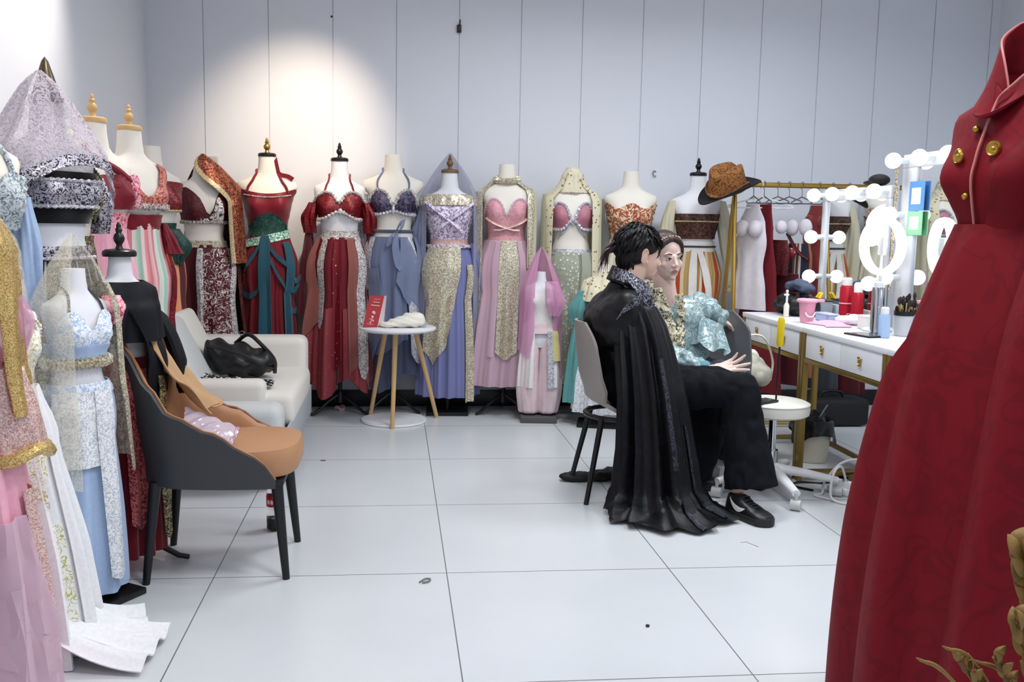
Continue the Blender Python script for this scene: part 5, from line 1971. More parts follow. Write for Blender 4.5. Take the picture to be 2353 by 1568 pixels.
# ======== person in teal
W_loc = (1.43, 4.42, 0)
WP = thing('person', 'seated person in cream lace and puffed teal sleeves, gesturing with an open palm', 'person', W_loc)
Hw = Matrix.Translation((1.302, 4.40, 1.078)) @ Matrix.Rotation(radians(13), 4, 'Z') @ Matrix.Rotation(radians(4), 4, 'X') @ Matrix.Rotation(radians(-3), 4, 'Y') @ Matrix.Scale(.97, 4)
mb = head_shape(Hw, True, .01)
hpR, hpL = Vector((1.35, 4.44, .50)), Vector((1.51, 4.48, .50))
kR, kL = Vector((1.47, 4.22, .52)), Vector((1.60, 4.25, .52))
aR, aL = Vector((1.46, 4.27, .10)), Vector((1.57, 4.31, .10))
sR, sL = Vector((1.225, 4.43, .835)), Vector((1.50, 4.47, .835))
eR, eL = Vector((1.255, 4.31, .62)), Vector((1.565, 4.47, .785))
wR, wL = Vector((1.465, 4.20, .553)), Vector((1.66, 4.585, .76))
mb.cap((1.38, 4.45, .52), (1.48, 4.47, .52), .10, .10, 16)
mb.cap((1.42, 4.46, .54), (1.385, 4.46, .70), .105, .098, 16)
mb.cap((1.30, 4.45, .765), (1.44, 4.46, .765), .088, .088, 16)
mb.cap((1.37, 4.455, .72), (1.335, 4.44, .865), .10, .055, 16)
mb.cap((1.325, 4.435, .86), (1.305, 4.42, .97), .055, .05, 16)
for a, b_, c in ((sR, eR, wR), (sL, eL, wL)):
    mb.cap(Vector((1.36, 4.445, .85)), a, .042, .042, 14)
    mb.cap(a, b_, .040, .033, 14)
    mb.cap(b_, c, .032, .022, 14)
for a, b_, c in ((hpR, kR, aR), (hpL, kL, aL)):
    mb.cap(a, b_, .078, .052, 16)
    mb.cap(b_, c, .050, .033, 16)
h = hand_shape(frame(wR + Vector((.012, 0, .004)), (.97, -.12, .20), (-.15, -.45, .88)), (-.05, .06, .28, .42), -1, .16)
mb.add(h.v, h.f)
h = hand_shape(frame(wL, (.72, .55, -.42), (.2, .5, -.8)), (.35, .4, .45, .5), -1, .1)
mb.add(h.v, h.f)
fz = fuse(mb, .0038, 3, .5)
obj('body', fz, skin2, WP, w=True)
face_parts(WP, Hw, True, .0025)
# hair drawn back from a centre parting
bb = MB()
base = MB()
base.ell((0, .026, .052), (.085, .094, .084), 24, 16)
base.ell((0, .07, .0), (.062, .045, .07), 18, 12)
base.ell((0, .095, .055), (.045, .04, .04), 16, 10)
for s in (-1, 1):
    base.tube(bez([(s * .006, -.058, .098), (s * .045, -.058, .078), (s * .068, -.034, .035), (s * .076, -.004, -.012), (s * .072, .02, -.05)], 5), [.013] * 8 + [.012] * 8 + [.010] * 5, 10)
bb.add(base.v, base.f, Hw)
hv = fuse(bb, .005, 4)
tf = tufts(Hw, sphere_dirs(300, lambda d: d[2] > -.2 and not (d[1] < -.62 and d[2] < .62)), (0, .026, .052), (.084, .093, .083), .075, .006, .006, 9, lambda d: Vector((d.x * 1.2, .8, -.5)))
hv.add(tf.v, tf.f)
for s in (-1, 1):
    m2 = MB()
    for k in range(6):
        m2.tube(bez([(s * .01, -.066 + .002 * k, .098), (s * (.05 + .002 * k), -.066 + .004 * k, .074), (s * (.072 + .002 * k), -.042 + .005 * k, .03), (s * .079, -.01 + .006 * k, -.02), (s * .074, .012 + .004 * k, -.06 - .006 * k)], 4), [.004] * 12 + [.003] * 4 + [.0008], 6)
    hv.add(m2.v, m2.f, Hw)
ho = obj('hair', hv, hair_brn, WP, w=True)
m2 = MB()
for k in range(9):
    a = radians(-80 + 20 * k)
    m2.ell((.05 * sin(a), -.066 + .022 * (1 - cos(a)), .104 - .02 * (1 - cos(a)) + .006), .0045, 8, 6)
obj('hair_beads', MB().add(m2.v, m2.f, Hw), plain('pearl_gold', (206, 186, 160), .3, .4), ho, w=True)
# blouse
teal_bl = patt('silver_teal_satin', (128, 158, 163), (182, 196, 196), 'floral', 26, .5, .06, .32, .1, .35, .3)
tealb = plain('teal_organza', (120, 164, 174), .3, alpha=.82, bump=.3, bscale=20)
mb = MB()
mb.cap((1.38, 4.45, .56), (1.46, 4.465, .56), .112, .112, 16)
mb.cap((1.42, 4.46, .56), (1.385, 4.46, .70), .118, .112, 16)
mb.cap((1.30, 4.45, .765), (1.44, 4.46, .765), .098, .098, 16)
mb.cap((1.37, 4.455, .72), (1.355, 4.445, .84), .108, .06, 16)
for a in (sR, sL):
    mb.cap(Vector((1.36, 4.445, .835)), a, .05, .06, 14)
fz = wrinkle(fuse(mb, .008, 4), .006, (14, 14, 14))
obj('blouse', fz, teal_bl, WP, w=True)
mb = MB()
mb.cap(sL, sL.lerp(eL, .55), .062, .076, 18)
mb.cap(sL.lerp(eL, .5), eL, .076, .06, 18)
mb.cap(eL, eL.lerp(wL, .6), .062, .05, 16)
obj('sleeve', wrinkle(fuse(mb, .008, 3), .016, (22, 22, 14), 1), teal_bl, WP, w=True)
rings = []
for k in range(15):
    u = k / 14
    c = Vector((1.53, 4.43, .78)).lerp(Vector((1.52, 4.37, .645)), u)
    rings.append([c + Vector(((.075 + .022 * u + .016 * u * sin(6 * TAU * q_ / 60 + u) + .008 * sin(13 * TAU * q_ / 60)) * cos(TAU * q_ / 60), (.055 + .016 * u * sin(7 * TAU * q_ / 60)) * sin(TAU * q_ / 60), -.03 * cos(TAU * q_ / 60) + .014 * u * sin(5 * TAU * q_ / 60))) for q_ in range(60)])
obj('sleeve_ruffle', MB().loft(rings, False), teal_bl, WP, w=True, ang=80)
mb = MB()
mb.cap(sR, eR, .062, .075, 16)
mb.cap(eR, eR.lerp(wR, .55), .070, .062, 16)
mb.cap(eR.lerp(wR, .55), eR.lerp(wR, .90), .056, .042, 16)
obj('sleeve', wrinkle(fuse(mb, .007, 3), .014, (26, 26, 20), 5), teal_bl, WP, w=True)
cu = []
d = (wR - eR).normalized()
pts = [eR.lerp(wR, .80), eR.lerp(wR, .93), wR]
obj('cuff', MB().tube(pts, [.040, .046, .040], 20), fab('teal_cuff', (92, 140, 158), .6), WP, w=True)
# lace jabot and collar bands
lace_c = patt('cream_black_lace', (232, 224, 192), (74, 68, 56), 'floral', 38, .5, .045, .6, .05, .1, .6)
jb = MB()
for k in range(8):
    a0 = at(1508 + 8 * k, 742 + 5 * abs(4 - k), 4.322)
    b0 = at(1506 + 9 * k, 812 + 16 * (k % 3), 4.295)
    pts = []
    for i in range(15):
        u = i / 14
        p_ = a0.lerp(b0, u)
        pts.append(p_ + Vector((.006 * sin(u * 11 + k), -.012 * sin(pi * u) - .006 * (k % 2) + .004 * sin(u * 19 + k), 0)))
    jb.strip(pts, [(.010 + .005 * sin(i * 1.3 + k), .009 * cos(i * 1.1 + k), 0) for i in range(15)], .004)
obj('lace_jabot', jb, lace_c, WP, w=True)
for pp_ in ([(1489, 646), (1506, 694), (1526, 750), (1540, 806)], [(1560, 676), (1566, 716), (1562, 762), (1552, 816)], [(1510, 662), (1528, 704), (1543, 752), (1548, 800)]):
    pts = bez([at(u, v, 4.352 - .012 * i) for i, (u, v) in enumerate(pp_)], 10)
    obj('lace_band', MB().strip([p_ + Vector((0, .004 * sin(i * .9), 0)) for i, p_ in enumerate(pts)], [(.016 + .005 * sin(i * 1.4), -.004 + .008 * cos(i * 1.1), .004) for i in range(len(pts))], .005), lace_c, WP, w=True)
# dark skirt
mb = MB()
mb.cap((1.38, 4.45, .51), (1.48, 4.47, .51), .115, .115, 16)
for a, b_, c in ((hpR, kR, aR), (hpL, kL, aL)):
    mb.cap(a, b_, .09, .072, 16)
    mb.tube([b_, b_ * .5 + c * .5, c + Vector((0, 0, .02))], [.07, .072, .08], 18)
obj('skirt', wrinkle(fuse(mb, .010, 4), .008, (16, 16, 10), 8), fab('midnight_skirt', (28, 32, 46), .7), WP, w=True)
# ------------------------------------------------------------------ garment rack
RY_ = 5.68
rk = thing('garment_rack', 'gold metal garment rack against the back wall beside the dressing tables', 'clothes rack', (2.165, RY_, 0))
obj('rail', MB().tube([(-.06, 0, 1.495), (1.2, 0, 1.495)], .016, 12).tube([(-.075, 0, 1.495), (-.06, 0, 1.495)], .022, 12), gold, rk)
for px_, nm in ((-.06, 'post'), (1.2, 'post')):
    obj(nm, MB().tube([(px_, -.0, 1.495), (px_ - .02 * (px_ < .5), -.13, .62), (px_ - .03 * (px_ < .5), -.20, .02)], .013, 10), gold, rk)
    obj(nm, MB().tube([(px_, .0, 1.495), (px_, .10, .8), (px_, .18, .02)], .013, 10), gold, rk)
obj('foot_rail', MB().tube([(-.05, -.2, .025), (1.2, -.2, .025)], .012, 10), gold, rk)

hook_m = plain('hanger_wire', (150, 152, 156), .3, .8)


def hanger(parent, mat=None, w=.2, drop=.1, name='hanger', rot=0.0):
    mb = MB()
    hx, hy = sin(rot), cos(rot)
    hook = [(.0235 * sin(a) * hx, .0235 * sin(a) * hy, .0235 * cos(a)) for a in [radians(d) for d in range(-110, 181, 15)]]
    mb.tube(hook + [(0, 0, -.05), (0, 0, -.07)], .0025, 6)
    return obj(name, mb.tube(bez([(0, 0, -.07), (-w * .45, 0, -.07 - drop * .45), (-w, 0, -.07 - drop), (-w * .93, 0, -.082 - drop), (0, 0, -.082 - drop), (w * .93, 0, -.082 - drop), (w, 0, -.07 - drop), (w * .45, 0, -.07 - drop * .45), (0, 0, -.07)], 5), .0042, 6), mat or hook_m, parent)


ht = thing('coat_hanger', 'empty white plastic hanger on the front of the gold rail', 'hanger', (2.275, RY_, 1.495), -.1)
hanger(ht, white_pl, .195, .06, 'hanger_frame', -.1)


def hung(label, x, rot, zt, prof, mat, n=8, amp=.008, extra=None, seed=0, flat=.19, label_cat='costume'):
    """garment on a wire hanger: prof = [(z from the rail, half width)]"""
    t = thing('hanging_costume', label, 'costume', (x * .983, RY_, 1.495), rot, 'costumes on the gold rail')
    mb = MB()
    rings = []
    zs = [p[0] for p in prof]
    ws = [p[1] for p in prof]
    for k in range(25):
        z = zs[0] + (zs[-1] - zs[0]) * k / 24
        w = interp(-z, [-q for q in zs], ws)
        u = k / 24
        rings.append([((w + amp * u * sin(n * TAU * i / 40 + seed)) * cos(TAU * i / 40), (w * flat + amp * u * sin(n * TAU * i / 40 + seed)) * sin(TAU * i / 40), z) for i in range(40)])
    obj('garment', mb.loft(rings), mat, t)
    hanger(t, None, max(.05, ws[0] * .9), .03, 'hanger', rot)
    if extra:
        extra(t)
    return t


white_jersey = fab('white_jersey', (220, 214, 220), .8, bump=.1, bscale=30)


def bustcups(mat, z, w=.05, y=-.05, r=.055):
    def f(t):
        for s in (-1, 1):
            obj('bust_cup', MB().ell((s * w, y, z), (r * .9, r * .8, r), 16, 10), mat, t)
    return f


hung('white knitted slip dress hanging at the left end of the gold rail', 2.265, -1.05, 0, [(-.12, .05), (-.25, .10), (-.36, .115), (-.50, .095), (-.66, .12), (-.78, .13)], white_jersey, 6, .006, bustcups(white_jersey, -.27, .05, -.03, .052))
hung('long crimson cape hanging beside the white slip dress', 2.335, -1.05, 0, [(-.12, .06), (-.3, .08), (-.6, .12), (-.95, .17), (-1.3, .19)], red_deep, 9, .010)
hung('white padded cup top with a maroon sequin band on the gold rail', 2.425, -1.05, 0, [(-.34, .09), (-.42, .11), (-.50, .10), (-.56, .095)], maroon_v, 8, .006, bustcups(white_jersey, -.26, .05, -.015, .042))
hung('maroon and gold skirt hanging behind the padded cup tops', 2.50, -1.05, 0, [(-.55, .10), (-.62, .11), (-.9, .14), (-1.25, .17)], maroon, 9, .006, bustcups(red_beads, -.42, .05, -.015, .035))


def skirt_belt(t):
    obj('garment_belt', MB().lathe([(.105, -.60), (.112, -.60), (.112, -.67), (.105, -.67)], 30, Matrix.Diagonal((1, .26, 1, 1)), cap=False), silver_black, t)
    for s in (-1, 1):
        obj('bust_cup', MB().ell((s * .05, -.015, -.26), (.045, .03, .055), 16, 10), white_jersey, t)
    obj('wrap_top', MB().tube(bez([(-.085, -.012, -.30), (0, -.026, -.40), (.085, -.012, -.46)], 5), .014, 8, flat=.6), maroon_v, t)


hung('white tank top and rust embroidered skirt with a silver belt on the gold rail', 2.585, -1.05, 0, [(-.36, .08), (-.45, .10), (-.60, .10), (-.68, .11), (-.95, .13), (-1.2, .15)], stripes('rust_navy_hung_skirt', [(150, 82, 52), (24, 28, 48), (214, 204, 200)], 5), 7, .008, skirt_belt)
hung('brick red halter costume hanging nearest the lit mirror', 2.70, -1.05, 0, [(-.12, .06), (-.25, .11), (-.40, .10), (-.52, .12), (-.7, .10)], fab('brick_satin', (128, 48, 46), .5), 7, .01, bustcups(fab('brick_satin', (128, 48, 46), .5), -.22, .05, -.015, .04))
hung('grey trousers hanging beside the brick red costume', 2.79, -1.05, 0, [(-.35, .08), (-.6, .10), (-1.0, .10), (-1.3, .11)], greydark, 6, .010)
hung('dark plum gown hanging behind the mirror frame', 2.90, -1.05, 0, [(-.12, .06), (-.4, .10), (-.8, .14), (-1.3, .18)], maroon, 8, .014)

# hats stacked askew on the end of the rack
straw = patt('brown_straw', (150, 98, 48), (92, 54, 24), 'floral', 30, .5, .05, .8, 0, 0, .5)


def hat(name, label, loc, tilt, mat, R, crown, pinch, band=None, hgt=.15):
    t = thing(name, label, 'hat', loc)
    Q = Matrix.Rotation(tilt[2], 4, 'Z') @ Matrix.Rotation(tilt[0], 4, 'Y') @ Matrix.Rotation(tilt[1], 4, 'X')

    def brim(u, v):
        a = TAU * u
        r = crown * .95 + (R - crown * .95) * v
        z = .004 + .045 * (v ** 2) * (sin(a) ** 2) - .008 * v * cos(a) ** 2
        return Q @ Vector((r * cos(a) * 1.12, r * sin(a), z))
    obj('brim', MB().shell(brim, 48, 8, .006, cu=True), mat, t)
    rings = []
    for k in range(15):
        u = k / 14
        z = hgt * sin(u * pi / 2) ** 1.1 if u < 1 else hgt
        rr = crown * (1 - .18 * u - .82 * max(0, (u - .72) / .28) ** 2)
        rg = []
        for i in range(48):
            a = TAU * i / 48
            x, y = max(rr, .002) * 1.12 * cos(a), max(rr, .002) * sin(a)
            zz = z
            if pinch:
                zz -= .055 * exp(-(y / .030) ** 2) * (u ** 2) * (.6 + .4 * cos(a) ** 2)
                y *= 1 - .25 * u * max(0, cos(a))
            rg.append(Q @ Vector((x, y, zz)))
        rings.append(rg)
    c = obj('crown', MB().loft(rings), mat, t)
    if band:
        obj('hat_band', MB().tube([Q @ Vector((crown * 1.125 * cos(TAU * i / 36), crown * 1.005 * sin(TAU * i / 36), .012)) for i in range(36)], .010, 6, closed=True), band, c)
    return t


hat('black_hat', 'black felt hat beneath the brown straw hat on the rack end', (2.05, 5.62, 1.445), (-.40, .22, .0), plain('black_felt', (20, 19, 20), .8), .178, .085, False, greydark, .05)
h_ = hat('straw_hat', 'brown woven straw hat with a pinched crown on top of the black hat', (2.035, 5.615, 1.462), (-.40, .20, .5), straw, .128, .112, True)
h_['category'] = 'hat'
dg0 = MB().tube(bez([(2.06, 5.66, 1.44), (2.12, 5.70, 1.495), (2.105, RY_ - .025, 1.48)], 5), .006, 8)
obj('hat_peg', dg0, gold, rk, w=True)

# ------------------------------------------------------------------ dressing tables
lac = plain('white_desk_lacquer', (232, 234, 240), .3)
gap_m = plain('shadow_gap_grey', (120, 122, 130), .5)
antgold = plain('antique_gold_tube', (150, 124, 66), .38, .85)
DX0, DX1 = 1.96, 2.41


def desk_parts(t, L):
    obj('desk_top', MB().box(((DX1 - DX0) / 2, L / 2, .742), (DX1 - DX0 + .01, L, .026), .004), lac, t)
    bx = obj('apron', MB().box(((DX1 - DX0) / 2 + .01, L / 2, .67), (DX1 - DX0 - .03, L - .06, .115), .003), lac, t)
    for k in (0, 1):
        y0 = .035 + (L - .07) / 2 * k
        w = (L - .07) / 2 - .004
        d = obj('drawer', MB().box((.012, y0 + w / 2 + .002, .67), (.020, w, .116), .002), lac, t)
        kn = MB()
        c = Vector((-.004, y0 + w / 2, .67))
        for s in (-1, 1):
            kn.tube([c + Vector((0, s * .006 + .014 * s * cos(a) * -1 * 1.0, .018 * sin(a))) for a in [radians(q) for q in range(-130, 131, 20)]], .003, 6)
        kn.tube([c + Vector((.012, 0, 0)), c], .005, 8)
        obj('drawer_pull', kn, gold, d)
    fr = MB()
    obj('frame_rail', MB().box((.012, L / 2, .598), (.024, L, .022), .002), antgold, t)
    obj('frame_rail', MB().box((DX1 - DX0 - .012, L / 2, .598), (.024, L, .022), .002), antgold, t)
    obj('frame_rail', MB().box((DX1 - DX0 - .012, L / 2, .05), (.024, L, .022), .002), antgold, t)
    for y in (.014, L - .014):
        obj('frame_rail', MB().box(((DX1 - DX0) / 2, y, .598), (DX1 - DX0, .026, .022), .002), antgold, t)
        obj('frame_rail', MB().box(((DX1 - DX0) / 2, y, .035), (DX1 - DX0, .026, .022), .002), antgold, t)
        for x in (.013, DX1 - DX0 - .013):
            obj('leg', MB().box((x, y, .365), (.028, .028, .73), .002), antgold, t)


DL = .775
desks = []
for i, (y0, lab) in enumerate(((4.292, 'white two drawer dressing table with a gold frame nearest the garment rack'), (3.512, 'white two drawer dressing table with a gold frame beside the standing red coat'), (2.732, 'white dressing table with a gold frame mostly hidden behind the red coat'))):
    if i == 0:
        d0 = thing('dressing_table', lab, 'table', (DX0, y0, 0), 0, 'white and gold dressing tables')
        desk_parts(d0, DL)
    else:
        dup(d0, (DX0, y0, 0), 0, lab)

mirror_g = plain('mirror_silver', (235, 238, 240), .02, 1)
mframe = plain('white_mirror_frame', (206, 211, 218), .35)
bulb_m = plain('lit_bulb', (255, 250, 242), .4, emit=1.7)


def mirror(label, y0, y1, z0, z1, side=.05, group='lit dressing mirrors'):
    X = 2.405
    t = thing('lit_mirror', label, 'mirror', (X, (y0 + y1) / 2, z0), 0, group)
    h, w = z1 - z0, (y1 - y0)
    obj('mirror_glass', MB().box((-.0035, 0, h / 2), (.007, w - .04, h - .04)), mirror_g, t, smooth=False)
    obj('mirror_back', MB().box((.012, 0, h / 2), (.022, w, h), .002), mframe, t)
    b_ = .062
    b2 = side
    obj('mirror_frame', MB().box((-.012, 0, h - b_ / 2), (.014, w, b_), .003).box((-.012, 0, b_ / 2), (.014, w, b_), .003).box((-.012, -w / 2 + b2 / 2, h / 2), (.014, b2, h - 2 * b_), .003).box((-.012, w / 2 - b2 / 2, h / 2), (.014, b2, h - 2 * b_), .003), mframe, t)

    def bulb(y, z):
        # screw base stands off the frame, globe in front
        b = obj('bulb', MB().ell((-.088, y, z), .037, 18, 12), bulb_m, t)
        obj('bulb_holder', MB().lathe([(0, 0), (.017, 0), (.014, .03), (.012, .052), (0, .052)], 14, Matrix.Translation((-.016, y, z)) @ Matrix.Rotation(-pi / 2, 4, 'Y')), mframe, b)
    for k in range(4):
        bulb(w / 2 - .035 - (w - .07) * k / 3, h - .03)
    for s in (1, -1):
        for z in (h * .62 if h < .7 else h * .66, h * .30):
            bulb(s * (w / 2 - .03), z)
    return t


mirror('hollywood mirror with bare bulbs on the far dressing table, reflecting the costumes', 4.335, 5.062, .757, 1.442)
mirror('taller hollywood mirror with bare bulbs behind the ring lamp', 3.52, 4.245, .757, 1.578, .125)
for y, z in ((4.7, 1.25), (3.9, 1.35)):
    l = bpy.data.lights.new('mirror_bulbs', 'POINT')
    l.energy = 1.2
    l.color = (1, .98, .95)
    l.shadow_soft_size = .12
    o = bpy.data.objects.new('mirror_bulb_light', l)
    COL.objects.link(o)
    o.location = (2.22, y, z)
obj('black_hat', MB().ell((0, 0, 0), (.05, .055, .03), 14, 9).ell((-.02, .05, -.012), (.03, .05, .012), 12, 7), plain('black_felt', (20, 19, 20), .8), loc=(2.41, 4.50, 1.474), label='small black beret lying on top of the far lit mirror', cat='hat')
# pay signs (their square codes are left blank)
def sign(name, label, u0, v0, u1, v1, col, bar):
    X = 2.383
    pts = []
    for (u, v) in ((u0, v0), (u1, v1)):
        d = ray(u, v)
        pts.append(Vector((0, 0, EYE)) + d * (X / d.x))
    a, b_ = pts
    c = (a + b_) / 2
    w, h = abs(a.y - b_.y), abs(a.z - b_.z)
    t = thing(name, label, 'sign', (X, c.y, c.z))
    obj('sign_card', MB().box((.001, 0, 0), (.005, w, h), .001), plain(name + '_' + bar, col, .5), t)
    obj('sign_window', MB().box((-.0025, 0, .0), (.002, w * .62, h * .56), .0005), plain('sign_white', (230, 238, 246), .5), t)
    return t


sign('payment_sign', 'blue framed payment card with a white centre on the tall mirror frame', 2092, 418, 2121, 484, (92, 150, 214), 'blue')
sign('payment_sign', 'green framed payment card with a white centre below the blue one', 2086, 486, 2116, 541, (140, 214, 160), 'green')
# lace garland on the mirror edge
ld = ray(2062, 372)
g0 = Vector((0, 0, EYE)) + ld * (2.36 / ld.x)
pts = [g0 + Vector((0, .004 * sin(i), -.036 * i)) for i in range(18)]
obj('lace_garland', MB().strip(pts, [(.004, .016 + .005 * sin(i * 2.1), 0) for i in range(18)], .004), patt('cream_gold_garland', (220, 206, 170), (120, 92, 66), 'floral', 46, .5, .07, .6, 0, .2, .5), w=True, loc=(2.36, g0.y, 1.4), label='narrow cream and gold lace ribbon hanging down the tall mirror edge', cat='ribbon')

# ring lamp
rl = thing('ring_lamp', 'white led ring lamp on a slim stand in front of the mirrors', 'lamp', (2.25, 4.135, .757))
Rq = Matrix.Translation((0, 0, .395)) @ Matrix.Rotation(radians(12), 4, 'Z') @ Matrix.Rotation(pi / 2, 4, 'Y')
mb = MB()
mb.tube([Rq @ Vector((.122 * cos(TAU * i / 48), .122 * sin(TAU * i / 48), 0)) for i in range(48)], .028, 12, closed=True, flat=.55)
obj('ring_diffuser', mb, plain('ring_glow', (250, 252, 255), .5, emit=1.35), rl)
obj('phone_clip', MB().box((0, 0, .395), (.018, .05, .085), .006).tube([(0, 0, .28), (0, 0, .36)], .006), white_pl, rl)
obj('stand_pole', MB().tube([(0, 0, .01), (0, 0, .27)], .008, 10), white_pl, rl)
obj('stand_base', MB().lathe([(0, .0), (.065, .0), (.066, .008), (.05, .014), (0, .016)], 28), white_pl, rl)
# small light above the ring: round bulb of the mirror is already there

# ------------------------------------------------------------------ things on the dressing tables
DZ = .7555


def put(u, v, xmax=2.32):
    p = on(u, v, DZ)
    p.x = min(p.x, xmax)
    p.z = DZ
    return p


p = put(1853, 742)
t = thing('makeup_cup', 'clear pink cup with a thick pink rim on the far dressing table', 'cup', p)
pinkcl = plain('clear_pink', (240, 176, 196), .15, alpha=.6)
obj('cup_body', MB().lathe([(0, .003), (.032, .002), (.041, .10), (.043, .112), (.040, .112), (.036, .1), (.029, .006), (0, .006)], 24, cap=False), pinkcl, t)
obj('cup_rim', MB().tube([(.045 * cos(TAU * i / 24), .045 * sin(TAU * i / 24), .112) for i in range(24)], .009, 8, closed=True).box((.06, 0, .112), (.05, .03, .014), .004), plain('candy_pink', (238, 170, 188), .35), t)
obj('cup_smile', MB().tube(bez([(-.026 + .0, -.037, .055), (-.012, -.041, .036), (.012, -.041, .036), (.026, -.036, .055)], 5), .004, 6), white_pl, t)


def can(name, label, cat, p, r, h, body, capm, caph=.03, label_m=None, neck=.8):
    t = thing(name, label, cat, p)
    obj('can_body', MB().lathe([(0, .001), (r, .001), (r, h - .012), (r * neck, h), (0, h)], 24), body, t)
    obj('can_cap', MB().lathe([(0, h), (r * .72, h), (r * .72, h + caph * .8), (r * .5, h + caph), (0, h + caph)], 20), capm, t)
    if label_m:
        obj('can_print', MB().tube([(-r * .5, -r * .9, h * .10), (-r * .2, -r * 1.0, h * .22), (r * .25, -r * .99, h * .22), (r * .55, -r * .85, h * .08)], .003, 6).tube([(r * 1.01 * sin(a), -r * 1.01 * cos(a), h * .5) for a in [radians(q) for q in range(-100, 101, 20)]], .003, 6), label_m, t)
    return t


redcan = plain('spray_red', (178, 22, 44), .3, .2)
can('hairspray_can', 'tall red hairspray can with a white cap on the far dressing table', 'spray can', put(1950, 738), .034, .185, redcan, white_pl, .04, plain('print_pink', (236, 180, 184), .4))
can('hairspray_can', 'second red hairspray can half hidden behind the chrome bottle', 'spray can', put(1990, 741, 2.335) + Vector((0, -.03, 0)), .030, .155, redcan, white_pl, .05, None)
can('chrome_spray_bottle', 'tall chrome spray bottle with a white top in front of the ring lamp', 'bottle', put(2012, 770), .028, .215, chrome, white_pl, .025, None, .9)
lbm = plain('pale_blue_bottle', (176, 204, 236), .2, alpha=.9)
can('toner_bottle', 'pale blue bottle with a white domed cap at the desk front', 'bottle', put(2030, 776), .024, .105, lbm, white_pl, .03, None)
t = thing('perfume_bottle', 'squat amber bottle with a yellow cap beside the brush cups', 'bottle', put(2062, 752, 2.33))
obj('bottle_glass', MB().lathe([(0, .001), (.034, .001), (.038, .02), (.038, .05), (.03, .06), (0, .06)], 22), plain('amber_glass', (214, 150, 22), .1, alpha=.85), t)
obj('bottle_cap', MB().lathe([(0, .06), (.018, .06), (.02, .085), (.024, .1), (0, .105)], 18), plain('cap_yellow', (246, 214, 70), .3), t)
obj('bottle_label', MB().lathe([(.0385, .022), (.0392, .024), (.0392, .044), (.0385, .046)], 22, cap=False), plain('gold_label', (232, 196, 110), .4), t)
rnd = random.Random(12)
for i, (u, v, lab) in enumerate(((2074, 772, 'clear cup of makeup brushes with a black rim, left one of the pair'), (2112, 768, 'clear cup of makeup brushes with a black rim, right one of the pair'))):
    t = thing('brush_cup', lab, 'cup', put(u, v, 2.33))
    obj('cup_body', MB().lathe([(0, .002), (.036, .001), (.04, .1), (.038, .1), (.034, .004), (0, .004)], 22, cap=False), plain('clear_acrylic', (226, 228, 232), .1, alpha=.6), t)
    obj('cup_rim', MB().lathe([(.036, .092), (.043, .092), (.043, .112), (.036, .112)], 22, cap=False), blk, t)
    for k in range(11):
        a, r = rnd.uniform(0, TAU), rnd.uniform(.004, .024)
        hh = rnd.uniform(.13, .19)
        x, y = r * cos(a), r * sin(a)
        b = obj('makeup_brush', MB().tube([(x * .6, y * .6, .008), (x * 1.5, y * 1.5, hh - .03)], .003, 6), [gold, blk, woodlt][k % 3], t)
        obj('brush_hair', MB().lathe([(0, 0), (.004, 0), (.008, .016), (.006, .028), (0, .034)], 10, Matrix.Translation((x * 1.5, y * 1.5, hh - .03))), plain('brush_bristle_' + str(k % 2), ((60, 46, 40), (26, 22, 22))[k % 2], .8), b)
p = put(1992, 757)
t = thing('cotton_box', 'small white cotton pad box beside the chrome bottle', 'box', p)
obj('box_body', MB().box((0, 0, .03), (.06, .08, .06), .004), plain('box_white', (232, 230, 226), .5), t)
obj('box_lid', MB().box((0, 0, .063), (.063, .083, .008), .002), plain('box_lid_white', (240, 240, 240), .4), t)
p = put(1970, 722, 2.36)
t = thing('yellow_hair_clip', 'yellow banana hair clip standing between the two red cans', 'hair clip', p)
for s in (-1, 1):
    obj('clip_half', MB().tube(bez([(0, s * .004, 0), (-.018, s * .012, .04), (-.006, s * .018, .085), (.012, s * .012, .12)], 6), [.006] * 6 + [.011] * 8 + [.009] * 4 + [.004], 10), plain('clip_yellow', (246, 206, 40), .35), t)
p = put(1905, 748)
obj('pink_cloth', MB().shell(lambda u, v: (.13 * (u - .5) + .02 * sin(v * 5), .20 * (v - .5), .006 + .010 * (1 + sin(u * 9 + v * 7)) * sin(pi * u) * sin(pi * v)), 18, 18, .004), plain('bright_pink_cloth', (240, 176, 214), .6), loc=p, label='bright pink cloth lying flat beside the pink cup', cat='cloth')
p = put(1945, 746)
pf = MB()
for k in range(6):
    pf.ell((rnd.uniform(-.04, .04), rnd.uniform(-.05, .05), .022 + rnd.uniform(0, .012)), (.035, .04, .02), 12, 8)
fzp = fuse(pf, .007, 3)
fzp.v = [(x, y, max(0, z)) for x, y, z in fzp.v]
obj('tissue_pile', fzp, plain('tissue_white', (238, 238, 240), .8, bump=.4, bscale=40), loc=p, label='crumpled white tissues in front of the tall red can', cat='tissues')
p = put(1990, 772)
t = thing('tablet', 'dark flat tablet lying at the front edge of the near dressing table', 'tablet', p, .25)
obj('tablet_body', MB().box((0, 0, .004), (.11, .16, .007), .002), blk, t)
obj('tablet_screen', MB().box((0, 0, .0078), (.096, .145, .0008)), plain('tablet_glass', (96, 100, 110), .1), t)
p = put(1872, 724, 2.22)
bg = MB()
for k in range(12):
    bg.ell((rnd.uniform(-.07, .07), rnd.uniform(-.13, .13), rnd.uniform(.03, .075)), (.06, .07, .045), 12, 8)
fzb = fuse(bg, .009, 3)
fzb.v = [(x, y, max(0, z)) for x, y, z in fzb.v]
fzb = wrinkle(fzb, .008, (30, 30, 30))
fzb.v = [(x, y, max(0, z)) for x, y, z in fzb.v]
